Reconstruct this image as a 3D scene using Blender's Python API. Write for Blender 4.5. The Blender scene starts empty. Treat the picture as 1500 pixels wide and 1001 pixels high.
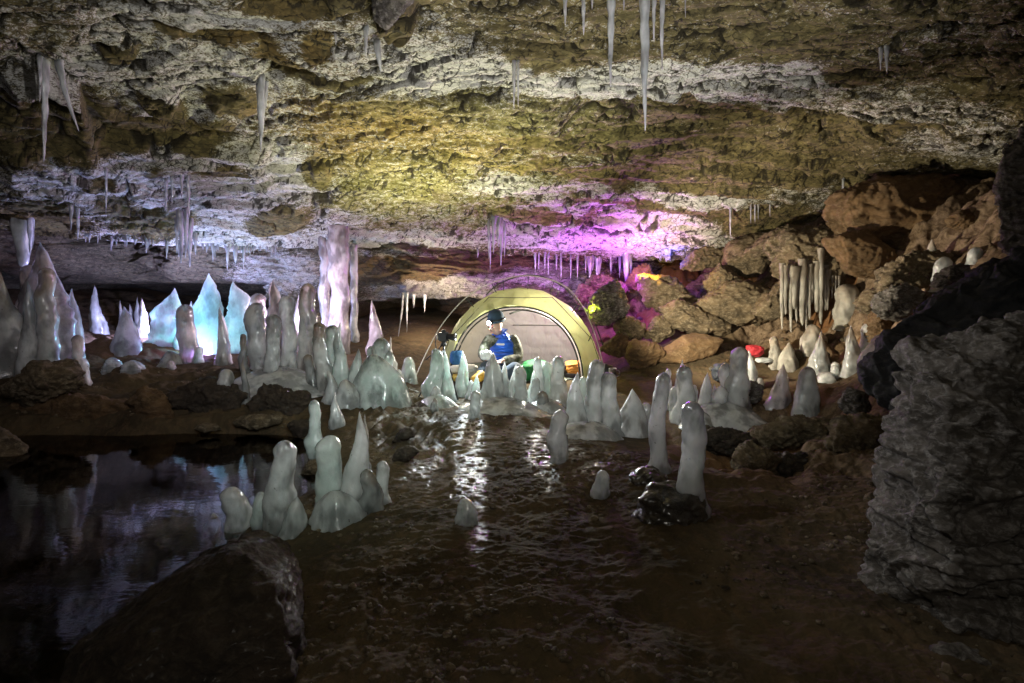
import bpy, bmesh, math, random
import numpy as np
from mathutils import Vector, Matrix, Euler
R = math.radians
random.seed(7)
scn = bpy.context.scene
COL = scn.collection
# ------------------------------------------------------------------ camera
F = 830.0; CX, CY = 750.0, 500.5; CAMZ = 1.30; TH = math.atan(100.5/F)
cth, sth = math.cos(TH), math.sin(TH)
def ray(px, py):
    a = (px-CX)/F; b = (CY-py)/F
    return (a, cth+b*sth, b*cth-sth)
def P(px, py, D):
    d = ray(px, py); t = D/d[1]
    return Vector((d[0]*t, D, CAMZ+d[2]*t))
def proj(X, Y, Z):
    """world -> photograph pixels (numpy)"""
    z = Z-CAMZ
    f = np.maximum(Y*cth - z*sth, 0.05)
    u = Y*sth + z*cth
    return CX+F*X/f, CY-F*u/f
cam = bpy.data.cameras.new('camera'); cam.sensor_width = 36; cam.lens = 36*F/1500
cam.clip_start = 0.05; cam.clip_end = 200
camo = bpy.data.objects.new('viewpoint', cam); COL.objects.link(camo)
camo.location = (0, 0, CAMZ); camo.rotation_euler = (math.pi/2-TH, 0, 0)
scn.camera = camo
# ------------------------------------------------------------------ noise
rng = np.random.RandomState(11)
PERM = rng.permutation(256).astype(np.int64); PERM = np.concatenate([PERM, PERM, PERM])
GR = rng.normal(size=(256, 3)); GR /= np.linalg.norm(GR, axis=1)[:, None]
from concurrent.futures import ThreadPoolExecutor
POOL = ThreadPoolExecutor(4)
def chunked(fn, arrs):
    arrs = np.broadcast_arrays(*[np.asarray(a, float) for a in arrs]); shp = arrs[0].shape; n = arrs[0].size
    if n < 40000: return fn(*arrs)
    fl_ = [np.ravel(a) for a in arrs]; cuts = list(range(0, n, 24000))
    r = list(POOL.map(lambda c: fn(*[a[c:c+24000] for a in fl_]), cuts))
    if isinstance(r[0], tuple): return tuple(np.concatenate([q[i] for q in r]).reshape(shp) for i in range(len(r[0])))
    return np.concatenate(r).reshape(shp)
def perlin(x, y, z=0.0): return chunked(perlin_, (x, y, z))
def perlin_(x, y, z):
    x = np.asarray(x, float); y = np.asarray(y, float); z = np.asarray(z, float)+0*x
    y = y+0*x
    xi = np.floor(x).astype(np.int64); yi = np.floor(y).astype(np.int64); zi = np.floor(z).astype(np.int64)
    xf = x-xi; yf = y-yi; zf = z-zi
    xi &= 255; yi &= 255; zi &= 255
    u = xf*xf*xf*(xf*(xf*6-15)+10); v = yf*yf*yf*(yf*(yf*6-15)+10); w = zf*zf*zf*(zf*(zf*6-15)+10)
    def g(dx, dy, dz):
        h = PERM[PERM[PERM[(xi+dx) & 255]+((yi+dy) & 255)]+((zi+dz) & 255)]
        G = GR[h]
        return G[..., 0]*(xf-dx)+G[..., 1]*(yf-dy)+G[..., 2]*(zf-dz)
    def lerp(a, b, t): return a+(b-a)*t
    x00 = lerp(g(0, 0, 0), g(1, 0, 0), u); x10 = lerp(g(0, 1, 0), g(1, 1, 0), u)
    x01 = lerp(g(0, 0, 1), g(1, 0, 1), u); x11 = lerp(g(0, 1, 1), g(1, 1, 1), u)
    return lerp(lerp(x00, x10, v), lerp(x01, x11, v), w)*1.5
def fbm(x, y, z=0.0, o=4, lac=2.03, gain=.5, ridge=False):
    s = 0; a = 1.0; f = 1.0
    for i in range(o):
        n = perlin(x*f+i*17.3, y*f-i*9.1, z*f+i*5.7)
        if ridge: n = 1-2*np.abs(n)
        s = s+a*n; a *= gain; f *= lac
    return s
def sstep(a, b, x):
    t = np.clip((x-a)/(b-a), 0, 1); return t*t*(3-2*t)
def stair(q, soft=.25):
    f = np.floor(q); r = q-f
    return f+sstep(.5-soft, .5+soft, r)
def tps(pts, vals, lam=0.02):
    pts = np.array(pts, float); n = len(pts)
    def U(r2): return r2*np.log(r2+1e-9)*.5
    d2 = ((pts[:, None]-pts[None])**2).sum(-1)
    A = np.zeros((n+3, n+3)); A[:n, :n] = U(d2)+lam*np.eye(n)
    A[:n, n] = 1; A[:n, n+1:] = pts; A[n, :n] = 1; A[n+1:, :n] = pts.T
    s = np.linalg.solve(A, np.concatenate([vals, [0, 0, 0]]))
    def f(x, y): return chunked(f_, (x, y))
    def f_(x, y):
        o = s[n]+s[n+1]*x+s[n+2]*y
        for i in range(n): o = o+s[i]*U((x-pts[i, 0])**2+(y-pts[i, 1])**2)
        return o
    return f
def worley(x, y, seed=0, tilt=.5): return chunked(lambda a, b: worley_(a, b, seed, tilt), (x, y))
def worley_(x, y, seed, tilt):
    """pile-of-stones height, cell size 1, plus an id per stone"""
    xi = np.floor(x).astype(np.int64); yi = np.floor(y).astype(np.int64)
    best = np.full(np.shape(x), -9.0); bid = np.zeros(np.shape(x))
    def h(a, b, k):
        n = PERM[(PERM[(a+k*31+seed*7) & 255]+b+k*57) & 255]
        return PERM[(n+k*13+seed) & 255]/255.0
    for dx in (-1, 0, 1):
        for dy in (-1, 0, 1):
            a = xi+dx; b = yi+dy
            px = a+.15+.7*h(a, b, 1); py = b+.15+.7*h(a, b, 2)
            ux = x-px; uy = y-py
            an = h(a, b, 3)*6.28; ca = np.cos(an); sa = np.sin(an)
            rx = ux*ca+uy*sa; ry = -ux*sa+uy*ca
            rx = np.abs(rx)+.0; ry = np.abs(ry)
            e = np.maximum(rx*1.0+.25*ry, ry*1.5+.3*rx); up_ = .5*h(a, b, 4)
            hh = np.minimum(.30+tilt*(ux*(h(a, b, 5)-.5)*2.4+uy*(h(a, b, 6)-.5)*2.4), 1.0-e*1.75)+up_
            m = hh > best
            best = np.where(m, hh, best); bid = np.where(m, h(a, b, 7), bid)
    return np.maximum(best, -.4), bid
# ------------------------------------------------------------------ mesh helpers
def link(name, me, mats=None, parent=None, loc=None):
    o = bpy.data.objects.new(name, me); COL.objects.link(o)
    if mats is not None:
        for m in (mats if isinstance(mats, (list, tuple)) else [mats]): me.materials.append(m)
    if parent is not None: o.parent = parent
    if loc is not None: o.location = loc
    return o
def grid_mesh(name, X, Y, Z, attrs=None, flip=False, mask=None):
    nr, nc = X.shape
    V = np.stack([X, Y, Z], -1).reshape(-1, 3).astype(np.float32)
    i = np.arange(nr*nc).reshape(nr, nc)
    q = np.stack([i[:-1, :-1], i[:-1, 1:], i[1:, 1:], i[1:, :-1]], -1).reshape(-1, 4)
    if mask is not None:
        q = q[mask[:-1, :-1].reshape(-1)]
    if flip: q = q[:, ::-1]
    me = bpy.data.meshes.new(name)
    me.vertices.add(len(V)); me.vertices.foreach_set('co', V.ravel())
    me.loops.add(q.size); me.loops.foreach_set('vertex_index', q.ravel().astype(np.int32))
    me.polygons.add(len(q)); me.polygons.foreach_set('loop_start', (np.arange(len(q))*4).astype(np.int32))
    me.polygons.foreach_set('use_smooth', np.ones(len(q), bool))
    me.update(calc_edges=True)
    for k, a in (attrs or {}).items():
        at = me.attributes.new(k, 'FLOAT', 'POINT'); at.data.foreach_set('value', np.asarray(a, np.float32).ravel())
    return me
def tag(o, label=None, cat=None, group=None, kind=None):
    if label: o['label'] = label
    if cat: o['category'] = cat
    if group: o['group'] = group
    if kind: o['kind'] = kind
    return o
# ------------------------------------------------------------------ materials
class NT:
    def __init__(s, name):
        s.m = bpy.data.materials.new(name); s.m.use_nodes = True
        s.t = s.m.node_tree; s.t.nodes.clear()
        s.out = s.n('ShaderNodeOutputMaterial')
    def n(s, t, **k):
        nd = s.t.nodes.new(t)
        for a, b in k.items():
            if a.startswith('i_'):
                key = a[2:].replace('_', ' ')
                nd.inputs[key].default_value = b
            else: setattr(nd, a, b)
        return nd
    def l(s, a, b): s.t.links.new(a, b)
    def noise(s, vec, scale, detail=6, rough=.6, dist=0.0):
        n = s.n('ShaderNodeTexNoise'); n.inputs['Scale'].default_value = scale
        n.inputs['Detail'].default_value = detail; n.inputs['Roughness'].default_value = rough
        n.inputs['Distortion'].default_value = dist
        s.l(vec, n.inputs['Vector']); return n.outputs['Fac']
    def mapping(s, vec, sc):
        m = s.n('ShaderNodeMapping'); m.inputs['Scale'].default_value = sc; s.l(vec, m.inputs['Vector']); return m.outputs[0]
    def ramp(s, fac, stops):
        r = s.n('ShaderNodeValToRGB'); cr = r.color_ramp
        while len(cr.elements) < len(stops): cr.elements.new(.5)
        for e, (p, c) in zip(cr.elements, stops):
            e.position = p; e.color = tuple(c)+(1,) if len(c) == 3 else c
        s.l(fac, r.inputs[0]); return r.outputs[0]
    def math(s, op, a, b=None, c=None):
        m = s.n('ShaderNodeMath', operation=op)
        for i, v in enumerate((a, b, c)):
            if v is None: continue
            if isinstance(v, (int, float)): m.inputs[i].default_value = v
            else: s.l(v, m.inputs[i])
        return m.outputs[0]
    def mix(s, f, a, b):
        m = s.n('ShaderNodeMix', data_type='RGBA')
        for k, v in ((0, f), (6, a), (7, b)):
            if isinstance(v, (int, float)): m.inputs[k].default_value = v
            elif isinstance(v, tuple): m.inputs[k].default_value = v+(1,)
            else: s.l(v, m.inputs[k])
        return m.outputs[2]
    def smooth(s, v, a, b):
        m = s.n('ShaderNodeMapRange', interpolation_type='SMOOTHSTEP')
        m.inputs[1].default_value = a; m.inputs[2].default_value = b; s.l(v, m.inputs[0]); return m.outputs[0]
    def bump(s, h, strength, dist, prev=None):
        b = s.n('ShaderNodeBump'); b.inputs['Strength'].default_value = strength; b.inputs['Distance'].default_value = dist
        s.l(h, b.inputs['Height'])
        if prev is not None: s.l(prev, b.inputs['Normal'])
        return b.outputs[0]
def setp(p, **k):
    for a, b in k.items():
        key = {'base': 'Base Color', 'rough': 'Roughness', 'spec': 'Specular IOR Level', 'coat': 'Coat Weight', 'coatr': 'Coat Roughness',
               'metal': 'Metallic', 'trans': 'Transmission Weight', 'ior': 'IOR', 'sss': 'Subsurface Weight', 'srad': 'Subsurface Radius', 'sscale': 'Subsurface Scale',
               'ecol': 'Emission Color', 'estr': 'Emission Strength', 'alpha': 'Alpha', 'sheen': 'Sheen Weight'}[a]
        if isinstance(b, tuple) and len(b) == 3 and a in ('base', 'ecol'): b = b+(1,)
        p.inputs[key].default_value = b
def wallmat(name, rockA, rockB, frostc, stain=(.20, .09, .02), stretch=(1, 1, 2.2), fs=1.0, rough=.85):
    t = NT(name); g = t.n('ShaderNodeNewGeometry'); pos = g.outputs['Position']
    st = t.mapping(pos, stretch)
    n1 = t.noise(st, 2.2*fs, 6, .65, .6); n2 = t.noise(st, 14*fs, 8, .72, .4); n3 = t.noise(st, 60*fs, 4, .7)
    rock = t.mix(t.smooth(n1, .35, .65), rockA, rockB)
    rock = t.mix(t.math('MULTIPLY', t.smooth(n2, .42, .66), .6), rock, (rockB[0]*1.9, rockB[1]*1.8, rockB[2]*1.6))
    fr = t.n('ShaderNodeAttribute', attribute_name='frost').outputs['Fac']
    sa = t.n('ShaderNodeAttribute', attribute_name='stain').outputs['Fac']
    rock = t.mix(t.math('MULTIPLY', sa, t.smooth(n2, .3, .6)), rock, stain)
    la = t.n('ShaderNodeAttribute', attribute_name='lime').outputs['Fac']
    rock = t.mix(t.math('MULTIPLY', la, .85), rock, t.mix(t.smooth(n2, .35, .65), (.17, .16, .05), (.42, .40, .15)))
    mask = t.math('ADD', fr, t.math('MULTIPLY', t.math('SUBTRACT', n2, .5), 1.9))
    mask = t.math('ADD', mask, t.math('MULTIPLY', t.math('SUBTRACT', n3, .5), 1.5))
    mask = t.smooth(mask, .42, .78)
    fcol = t.mix(t.smooth(n3, .3, .7), (frostc[0]*.62, frostc[1]*.62, frostc[2]*.6), frostc)
    col = t.mix(mask, rock, fcol)
    v = t.n('ShaderNodeTexVoronoi', feature='DISTANCE_TO_EDGE'); v.inputs['Scale'].default_value = 5*fs
    st2 = t.n('ShaderNodeMapping'); st2.inputs['Scale'].default_value = (1, 1.2, 3.2)
    wn = t.n('ShaderNodeTexNoise'); wn.inputs['Scale'].default_value = 3; wn.inputs['Detail'].default_value = 4; t.l(pos, wn.inputs['Vector'])
    va = t.n('ShaderNodeVectorMath', operation='ADD'); t.l(pos, va.inputs[0])
    vs = t.n('ShaderNodeVectorMath', operation='SCALE'); vs.inputs['Scale'].default_value = .5; t.l(wn.outputs['Color'], vs.inputs[0]); t.l(vs.outputs[0], va.inputs[1])
    t.l(va.outputs[0], st2.inputs['Vector']); t.l(st2.outputs[0], v.inputs['Vector'])
    crack = t.smooth(v.outputs['Distance'], 0.0, .05)
    crm = t.math('MULTIPLY', t.math('SUBTRACT', 1, crack), t.smooth(n1, .36, .52))
    col = t.mix(t.math('MULTIPLY', crm, .9), col, (.025, .02, .012))
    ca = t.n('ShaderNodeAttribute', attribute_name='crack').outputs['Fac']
    col = t.mix(t.math('MULTIPLY', t.smooth(ca, .25, .8), .88), col, (.022, .017, .008))  # dark colour along the cracks stands in for the shade inside them
    b = t.bump(t.math('MULTIPLY', crm, -1), .8, .03)
    b = t.bump(n2, 1.0, .05/fs, b); b = t.bump(n3, .9, .014/fs, b)
    p = t.n('ShaderNodeBsdfPrincipled'); t.l(col, p.inputs['Base Color']); t.l(b, p.inputs['Normal'])
    setp(p, rough=rough, spec=.35); t.l(p.outputs[0], t.out.inputs[0]); return t.m
M = {}
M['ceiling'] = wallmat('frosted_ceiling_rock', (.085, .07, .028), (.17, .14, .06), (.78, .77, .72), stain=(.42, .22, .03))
M['wall'] = wallmat('brown_wall_rock', (.05, .042, .028), (.15, .125, .085), (.66, .6, .58), stretch=(1, 1, 2.6), fs=1.3)
def floormat():
    t = NT('wet_cave_floor'); g = t.n('ShaderNodeNewGeometry'); pos = g.outputs['Position']
    n1 = t.noise(pos, 1.6, 6, .6, .5); n2 = t.noise(t.mapping(pos, (1.4, .8, 1)), 11, 7, .7, .6); n3 = t.noise(pos, 75, 5, .75)
    rub = t.n('ShaderNodeAttribute', attribute_name='rubble').outputs['Fac']
    ice = t.n('ShaderNodeAttribute', attribute_name='ice').outputs['Fac']
    sid = t.n('ShaderNodeAttribute', attribute_name='stone').outputs['Fac']
    mud = t.mix(t.smooth(n1, .35, .65), (.040, .029, .015), (.092, .066, .034))
    mud = t.mix(t.math('MULTIPLY', t.smooth(n2, .45, .7), .5), mud, (.15, .09, .045))
    stone = t.mix(t.smooth(n2, .35, .68), (.07, .042, .022), (.27, .19, .12))
    stone = t.mix(t.math('MULTIPLY', t.smooth(sid, .55, .8), .8), stone, (.17, .075, .025))
    stone = t.mix(t.math('MULTIPLY', t.smooth(n3, .55, .72), .35), stone, (.45, .4, .34))
    col = t.mix(rub, mud, stone)
    im = t.smooth(t.math('ADD', ice, t.math('MULTIPLY', t.math('SUBTRACT', n2, .5), 1.1)), .45, .8)
    col = t.mix(t.math('MULTIPLY', im, .85), col, (.42, .46, .44))
    p = t.n('ShaderNodeBsdfPrincipled'); t.l(col, p.inputs['Base Color'])
    wa = t.n('ShaderNodeAttribute', attribute_name='wet').outputs['Fac']
    wet = t.smooth(t.math('ADD', wa, t.math('MULTIPLY', t.math('SUBTRACT', t.noise(t.mapping(pos, (1, .6, 1)), 6, 4, .6), .5), 1.4)), .35, .75)
    rr = t.math('SUBTRACT', .9, t.math('MULTIPLY', wet, .5)); t.l(rr, p.inputs['Roughness'])
    b = t.bump(n2, .9, .014); b = t.bump(n3, .9, .006, b); t.l(b, p.inputs['Normal'])
    setp(p, spec=.25); t.l(t.math('MULTIPLY', wet, .7), p.inputs['Coat Weight']); p.inputs['Coat Roughness'].default_value = .09
    b2 = t.bump(n2, .8, .010); b2 = t.bump(n3, 1.0, .009, b2); t.l(b2, p.inputs['Coat Normal'])
    t.l(p.outputs[0], t.out.inputs[0]); return t.m
M['floor'] = floormat()
def rockmat(name, A, B, hi, fs=1.0, rough=.8, frost=.0, wet=0.0):
    t = NT(name); tc = t.n('ShaderNodeTexCoord'); pos = tc.outputs['Object']
    st = t.mapping(pos, (1, 1, 1.6))
    n1 = t.noise(st, 2.5*fs, 6, .65, .7); n2 = t.noise(st, 12*fs, 8, .74, .5); n3 = t.noise(st, 70*fs, 4, .7)
    col = t.mix(t.smooth(n1, .35, .65), A, B)
    col = t.mix(t.math('MULTIPLY', t.smooth(n2, .45, .7), .75), col, hi)
    if frost: col = t.mix(t.math('MULTIPLY', t.smooth(t.math('ADD', t.math('MULTIPLY', n1, .5), t.math('MULTIPLY', n3, .5)), .5, .6), frost), col, (.6, .58, .55))
    b = t.bump(n2, 1.0, .05/fs); b = t.bump(n3, .8, .01/fs, b)
    p = t.n('ShaderNodeBsdfPrincipled'); t.l(col, p.inputs['Base Color']); t.l(b, p.inputs['Normal'])
    setp(p, rough=rough, spec=.4, coat=wet, coatr=.2); t.l(p.outputs[0], t.out.inputs[0]); return t.m
M['rock'] = rockmat('brown_limestone', (.05, .036, .018), (.165, .118, .064), (.36, .29, .19), 1.6)
M['rock_orange'] = rockmat('orange_clay_rock', (.09, .052, .021), (.19, .11, .048), (.26, .18, .10), 1.2, .9)
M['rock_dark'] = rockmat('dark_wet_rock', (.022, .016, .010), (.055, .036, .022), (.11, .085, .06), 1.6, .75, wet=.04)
M['rock_grey'] = rockmat('grey_limestone', (.045, .037, .028), (.15, .13, .11), (.42, .39, .36), 2.2, .8)
M['rock_charcoal'] = rockmat('charcoal_rock', (.009, .009, .010), (.017, .016, .016), (.032, .030, .028), 2.0, .75)
def icemat(name, col, dirt=0.0, sc=.12, rad=(.9, 1.0, 1.0), rough=.16, tr=.45, coat_=.45):
    t = NT(name); tc = t.n('ShaderNodeTexCoord'); pos = tc.outputs['Object']
    n1 = t.noise(pos, 5, 5, .6, .4); n2 = t.noise(t.mapping(pos, (1, 1, .35)), 28, 5, .6)
    c = t.mix(t.smooth(n1, .35, .7), tuple(v*.7 for v in col), col)
    if dirt:
        gz = t.n('ShaderNodeSeparateXYZ'); t.l(tc.outputs['Generated'], gz.inputs[0])
        top = t.smooth(gz.outputs[2], .45, 1.0)
        dm = t.smooth(t.math('ADD', t.math('MULTIPLY', top, .35), t.math('MULTIPLY', n1, .8)), .48, .72)
        c = t.mix(t.math('MULTIPLY', dm, dirt), c, (.28, .16, .07))
    sp = t.smooth(t.noise(pos, 38, 3, .5), .70, .76)
    c = t.mix(t.math('MULTIPLY', sp, .75), c, (.06, .045, .03))
    p = t.n('ShaderNodeBsdfPrincipled'); t.l(c, p.inputs['Base Color'])
    setp(p, rough=rough, sss=1.0, srad=rad, sscale=sc, ior=1.31, coat=coat_, coatr=.12, trans=tr)
    n3 = t.noise(pos, 110, 4, .7); b = t.bump(n1, .5, .03); b = t.bump(n2, .5, .008, b); b = t.bump(n3, .35, .003, b); t.l(b, p.inputs['Normal'])
    gz2 = t.n('ShaderNodeSeparateXYZ'); t.l(tc.outputs['Generated'], gz2.inputs[0])
    tm = t.math('ADD', t.math('MULTIPLY', t.smooth(t.noise(t.mapping(pos, (1, 1, .5)), 7, 3, .5), .4, .62), .5), t.math('MULTIPLY', t.smooth(gz2.outputs[2], .85, .98), .18))
    t.l(t.math('ADD', tr-.25, tm), p.inputs['Transmission Weight'])
    t.l(t.math('ADD', rough, t.math('MULTIPLY', n2, .12)), p.inputs['Roughness'])
    t.l(p.outputs[0], t.out.inputs[0]); return t.m
M['ice'] = icemat('cloudy_ice', (.93, .95, .93), .0)
M['ice_dirty'] = icemat('clay_stained_ice', (.84, .84, .80), .6)
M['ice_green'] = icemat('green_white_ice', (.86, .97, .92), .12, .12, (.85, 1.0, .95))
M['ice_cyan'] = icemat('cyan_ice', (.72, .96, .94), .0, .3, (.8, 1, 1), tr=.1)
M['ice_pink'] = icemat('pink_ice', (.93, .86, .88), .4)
M['ice_grey'] = icemat('grey_clear_ice', (.80, .82, .81), .2, .10, tr=.4)
M['ice_dark'] = icemat('dark_smoky_ice', (.50, .51, .50), .5, .08, tr=.5)
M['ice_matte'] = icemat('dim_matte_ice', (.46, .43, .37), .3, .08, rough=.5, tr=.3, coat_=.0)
M['icicle'] = icemat('icicle_ice', (.78, .8, .82), 0, .05)
def simple(name, col, rough=.6, **k):
    t = NT(name); p = t.n('ShaderNodeBsdfPrincipled'); tc = t.n('ShaderNodeTexCoord')
    n = t.noise(tc.outputs['Object'], 40, 3, .6)
    c = t.mix(n, tuple(v*.75 for v in col), tuple(min(1, v*1.2) for v in col)); t.l(c, p.inputs['Base Color'])
    setp(p, rough=rough, **k); t.l(p.outputs[0], t.out.inputs[0]); return t.m
# ------------------------------------------------------------------ base surfaces
def ctl(lst):
    xs = []; zs = []
    for c in lst:
        if c[0] == 'w': xs.append((c[1], c[2])); zs.append(c[3])
        else:
            p = P(*c); xs.append((p.x, p.y)); zs.append(p.z)
    return tps(xs, zs)
W = 'w'
ceil0 = ctl([(750,378,9.6),(550,366,9.0),(400,362,8.1),(250,356,7.6),(100,340,7.3),(0,330,7),(-200,330,7),
 (950,378,9.4),(1050,362,8.8),(1180,315,8.3),(1300,278,7.8),(1450,250,7.0),(1650,210,6),
 (700,300,7.9),(500,300,7.3),(250,250,6.1),(50,250,5.6),(900,300,7.9),(1100,250,7.3),(1300,200,6.4),(1500,150,5.2),
 (700,200,6.1),(400,180,5.6),(200,150,5),(0,100,4.3),(1000,180,6.1),(1300,100,5),(1500,50,4.2),
 (0,0,3.4),(400,0,3.6),(750,0,3.9),(1100,0,3.9),(1500,0,3.5),
 (W,-4,0,3.3),(W,0,0,3.7),(W,4,0,3.4),(W,-6,-3,3.3),(W,6,-3,3.3),(W,0,-4,3.6),(W,-9,5,2.1),(W,9,5,2.6),(W,-10,9,1.8),(W,10,10,2.6),(W,0,12,1.6),(W,-4,12,1.9),(W,5,13,1.7)])
WATER = -0.10
floor0 = ctl([(750,560,7.0),(620,570,6.7),(900,560,7.0),(750,500,9.9),(640,480,9.9),(W,.1,7.0,-.03),(W,.1,8.6,-.02),(W,-.95,7.8,-.02),(W,1.2,7.8,-.02),(W,.1,7.8,-.03),
 (W,0,0,0),(W,0,1.5,0.0),(W,0,3,0.0),(W,0,4.5,-.01),(W,.9,2,.02),(W,-.6,1.9,.0),(W,-.55,1.4,.0),(W,-.75,2.4,.0),(W,2,2,.0),(W,1.5,3.6,.02),(W,-.6,3.2,-.0),(W,-.8,4.2,-.02),
 (W,-1.5,3.0,-.12),(W,-1.3,3.9,-.12),(W,-1.45,4.4,-.08),(W,-2.3,3,-.4),(W,-3.2,4.4,-.35),(W,-2.2,4.5,-.3),(W,-4.5,4.2,-.35),(W,-1.6,2,-.3),(W,-3,1,-.4),(W,-1.4,1,-.2),(W,-5,3,-.35),(W,-1.5,0,-.1),
 (W,-4.6,4.95,.02),(W,-3.4,4.98,.0),(W,-2.3,4.98,.0),(W,-1.5,5.0,.0),
 (0,540,5.8),(130,545,5.9),(250,548,6.1),(330,535,6.4),(420,550,5.9),(500,590,5.5),(560,600,5.4),(350,585,5.35),(200,590,5.4),(60,580,5.3),
 (250,500,8.2),(130,500,8),(30,510,8),(180,470,10),(420,510,8),(520,500,8.8),
 (1000,640,5.0),(1100,600,5.6),(1190,605,5.2),(1250,560,6.0),(1040,600,5.8),(960,640,5.0),(1180,560,6.1),(1120,560,6.6),
 (1060,520,7.4),(960,530,7.6),(1110,460,8.2),(980,420,9.4),(940,400,9.9),(1060,390,9.4),(1160,340,8.8),(1300,285,8.0),(1440,262,7.2),(1230,430,7.4),(1330,400,6.3),(1250,500,6.6),(1390,410,5.4),(1480,385,4.8),(1600,330,4.6),(1600,250,6.5),
 (1200,660,4.1),(1280,640,4.1),(1330,560,4.3),(1100,700,3.7),(1250,720,3.2),(W,2.6,1.6,.35),(W,4,3,1.2),(W,5.5,3.5,1.7),(W,7,6,2.6),(W,9,9,3.0),(W,4,0,.6),
 (W,-7,5,.5),(W,-8,8,.8),(W,-6,7.5,.5),(W,0,13,.6),(W,-5,13,.7),(W,5,13,2.0),(W,7.5,12,2.8),(W,-4,-2,0),(W,2,-3,0)])
def polyline(uv, pts):
    xs = np.array([p[0] for p in pts], float); ys = np.array([p[1] for p in pts], float)
    return np.interp(uv, xs, ys), sstep(xs[0]-12, xs[0]+25, uv)*(1-sstep(xs[-1]-25, xs[-1]+12, uv))
def patch(U, V, cx, cy, rx, ry, ang=0, soft=.35):
    c, s = math.cos(R(ang)), math.sin(R(ang)); dx = U-cx; dy = V-cy
    a = (dx*c+dy*s)/rx; b = (-dx*s+dy*c)/ry
    return 1-sstep(1-soft, 1+soft, np.sqrt(a*a+b*b))
def logrows(y0, ya, yb, y1, n0, n, n1, off):
    a = np.linspace(y0, ya, n0, endpoint=False)
    b = np.exp(np.linspace(math.log(ya+off), math.log(yb+off), n, endpoint=False))-off
    return np.concatenate([a, b, np.linspace(yb, y1, n1)])
class Field:
    """a height field on an (s, row) grid with bilinear look-up"""
    def __init__(s, rows, cols, off):
        s.rows = rows; s.cols = cols; s.off = off
        s.S, s.Y = np.meshgrid(cols, rows); s.X = s.S*(s.Y+off)
    def at(s, x, y):
        x = np.asarray(x, float); y = np.asarray(y, float)
        r = np.interp(y, s.rows, np.arange(len(s.rows))); c = np.interp(x/(y+s.off), s.cols, np.arange(len(s.cols)))
        r0 = np.clip(r.astype(int), 0, len(s.rows)-2); c0 = np.clip(c.astype(int), 0, len(s.cols)-2)
        fr = r-r0; fc = c-c0; Z = s.Z
        return (Z[r0, c0]*(1-fr)+Z[r0+1, c0]*fr)*(1-fc)+(Z[r0, c0+1]*(1-fr)+Z[r0+1, c0+1]*fr)*fc
# ---- ceiling
ce = Field(logrows(-4, 2.6, 10.2, 14, 60, 760, 60, 1.0), np.linspace(-.95, .95, 1500), 4.0)
X, Y = ce.X, ce.Y
B = ceil0(X, Y)
wx = fbm(X*.5, Y*.5, 3.1, 3)*.5; wy = fbm(X*.5, Y*.5, 8.1, 3)*.5
Z = B+.06*fbm(X*.45+wx, Y*.9+wy, 0, 3)
U0, V0 = proj(X, Y, Z)
relief = sstep(-200, 60, U0)*0+1
# strata: terraces following the falling roof
q = Z/.17+.85*fbm(X*.55, Y*.8, 1.7, 4)
Z = Z+.50*(stair(q, .12)-q)*.17
q2 = Z/.055+1.1*fbm(X*1.3+wx*2, Y*2.0, 5.2, 4)
Z = Z+.70*(stair(q2, .2)-q2)*.055
crack_shade = np.zeros(X.shape)  # mask for the shade painted into the ceiling cracks
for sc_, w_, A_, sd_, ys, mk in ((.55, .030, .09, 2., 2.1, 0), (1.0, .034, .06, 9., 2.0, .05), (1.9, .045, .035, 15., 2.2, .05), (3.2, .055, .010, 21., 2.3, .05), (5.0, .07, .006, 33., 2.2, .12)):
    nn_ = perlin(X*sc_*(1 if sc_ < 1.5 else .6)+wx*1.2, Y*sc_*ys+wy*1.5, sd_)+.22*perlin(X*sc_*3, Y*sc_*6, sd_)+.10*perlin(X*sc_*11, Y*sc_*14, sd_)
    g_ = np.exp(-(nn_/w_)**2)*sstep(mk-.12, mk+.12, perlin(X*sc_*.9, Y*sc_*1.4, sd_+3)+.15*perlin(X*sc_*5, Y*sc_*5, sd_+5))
    Z = Z+A_*g_; crack_shade = np.maximum(crack_shade, g_)
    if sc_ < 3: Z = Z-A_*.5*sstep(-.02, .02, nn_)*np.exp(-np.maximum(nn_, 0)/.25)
Z = Z+.015*fbm(X*1.3+wx*2, Y*3.8, 2.2, 5, gain=.6, ridge=True)+.006*fbm(X*6, Y*15, 4.4, 4, gain=.65)
# named ledges / cracks / hollows, placed where the roof carries them
mpp = np.maximum(Y, 2)/F
def ledge(pts, A, L):            # the slab beyond the line hangs lower (A>0) or recesses (A<0)
    global Z
    ly, fade = polyline(U0+10*perlin(X*2.5, Y*2.5, 9), pts); d = (V0-ly)
    Z = Z-fade*A*sstep(-3, 3, d)*np.exp(-np.maximum(d, 0)/L)
def crack(pts, A, w):
    global Z
    ly, fade = polyline(U0, pts); d = (V0-ly+7*perlin(X*3, Y*3, 4))/w
    Z = Z+fade*A*np.exp(-d*d)
def hollow(cx, cy, rx, ry, A, ang=0):
    global Z
    Z = Z+.5*A*patch(U0+8*perlin(X*3, Y*3, 6), V0, cx, cy, rx, ry, ang, .25)
ledge([(0,95),(60,100),(110,120),(140,200)], .25, 60)
ledge([(0,212),(130,210),(260,208),(340,212),(400,215)], .13, 55)
hollow(235,195,105,20,.13); hollow(60,165,80,45,.14); hollow(238,150,40,16,-.16,15); hollow(310,178,32,16,-.14)
hollow(175,85,28,12,-.14); hollow(330,150,45,28,-.08)
ledge([(120,15),(210,40),(280,60),(350,62),(410,72)], -.10, 40)
crack([(120,14),(230,44),(300,60),(390,66)], .08, 4)
ledge([(380,100),(420,90),(455,98)], -.15, 50)
crack([(370,128),(430,118),(520,122),(550,118)], .05, 4)
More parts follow.
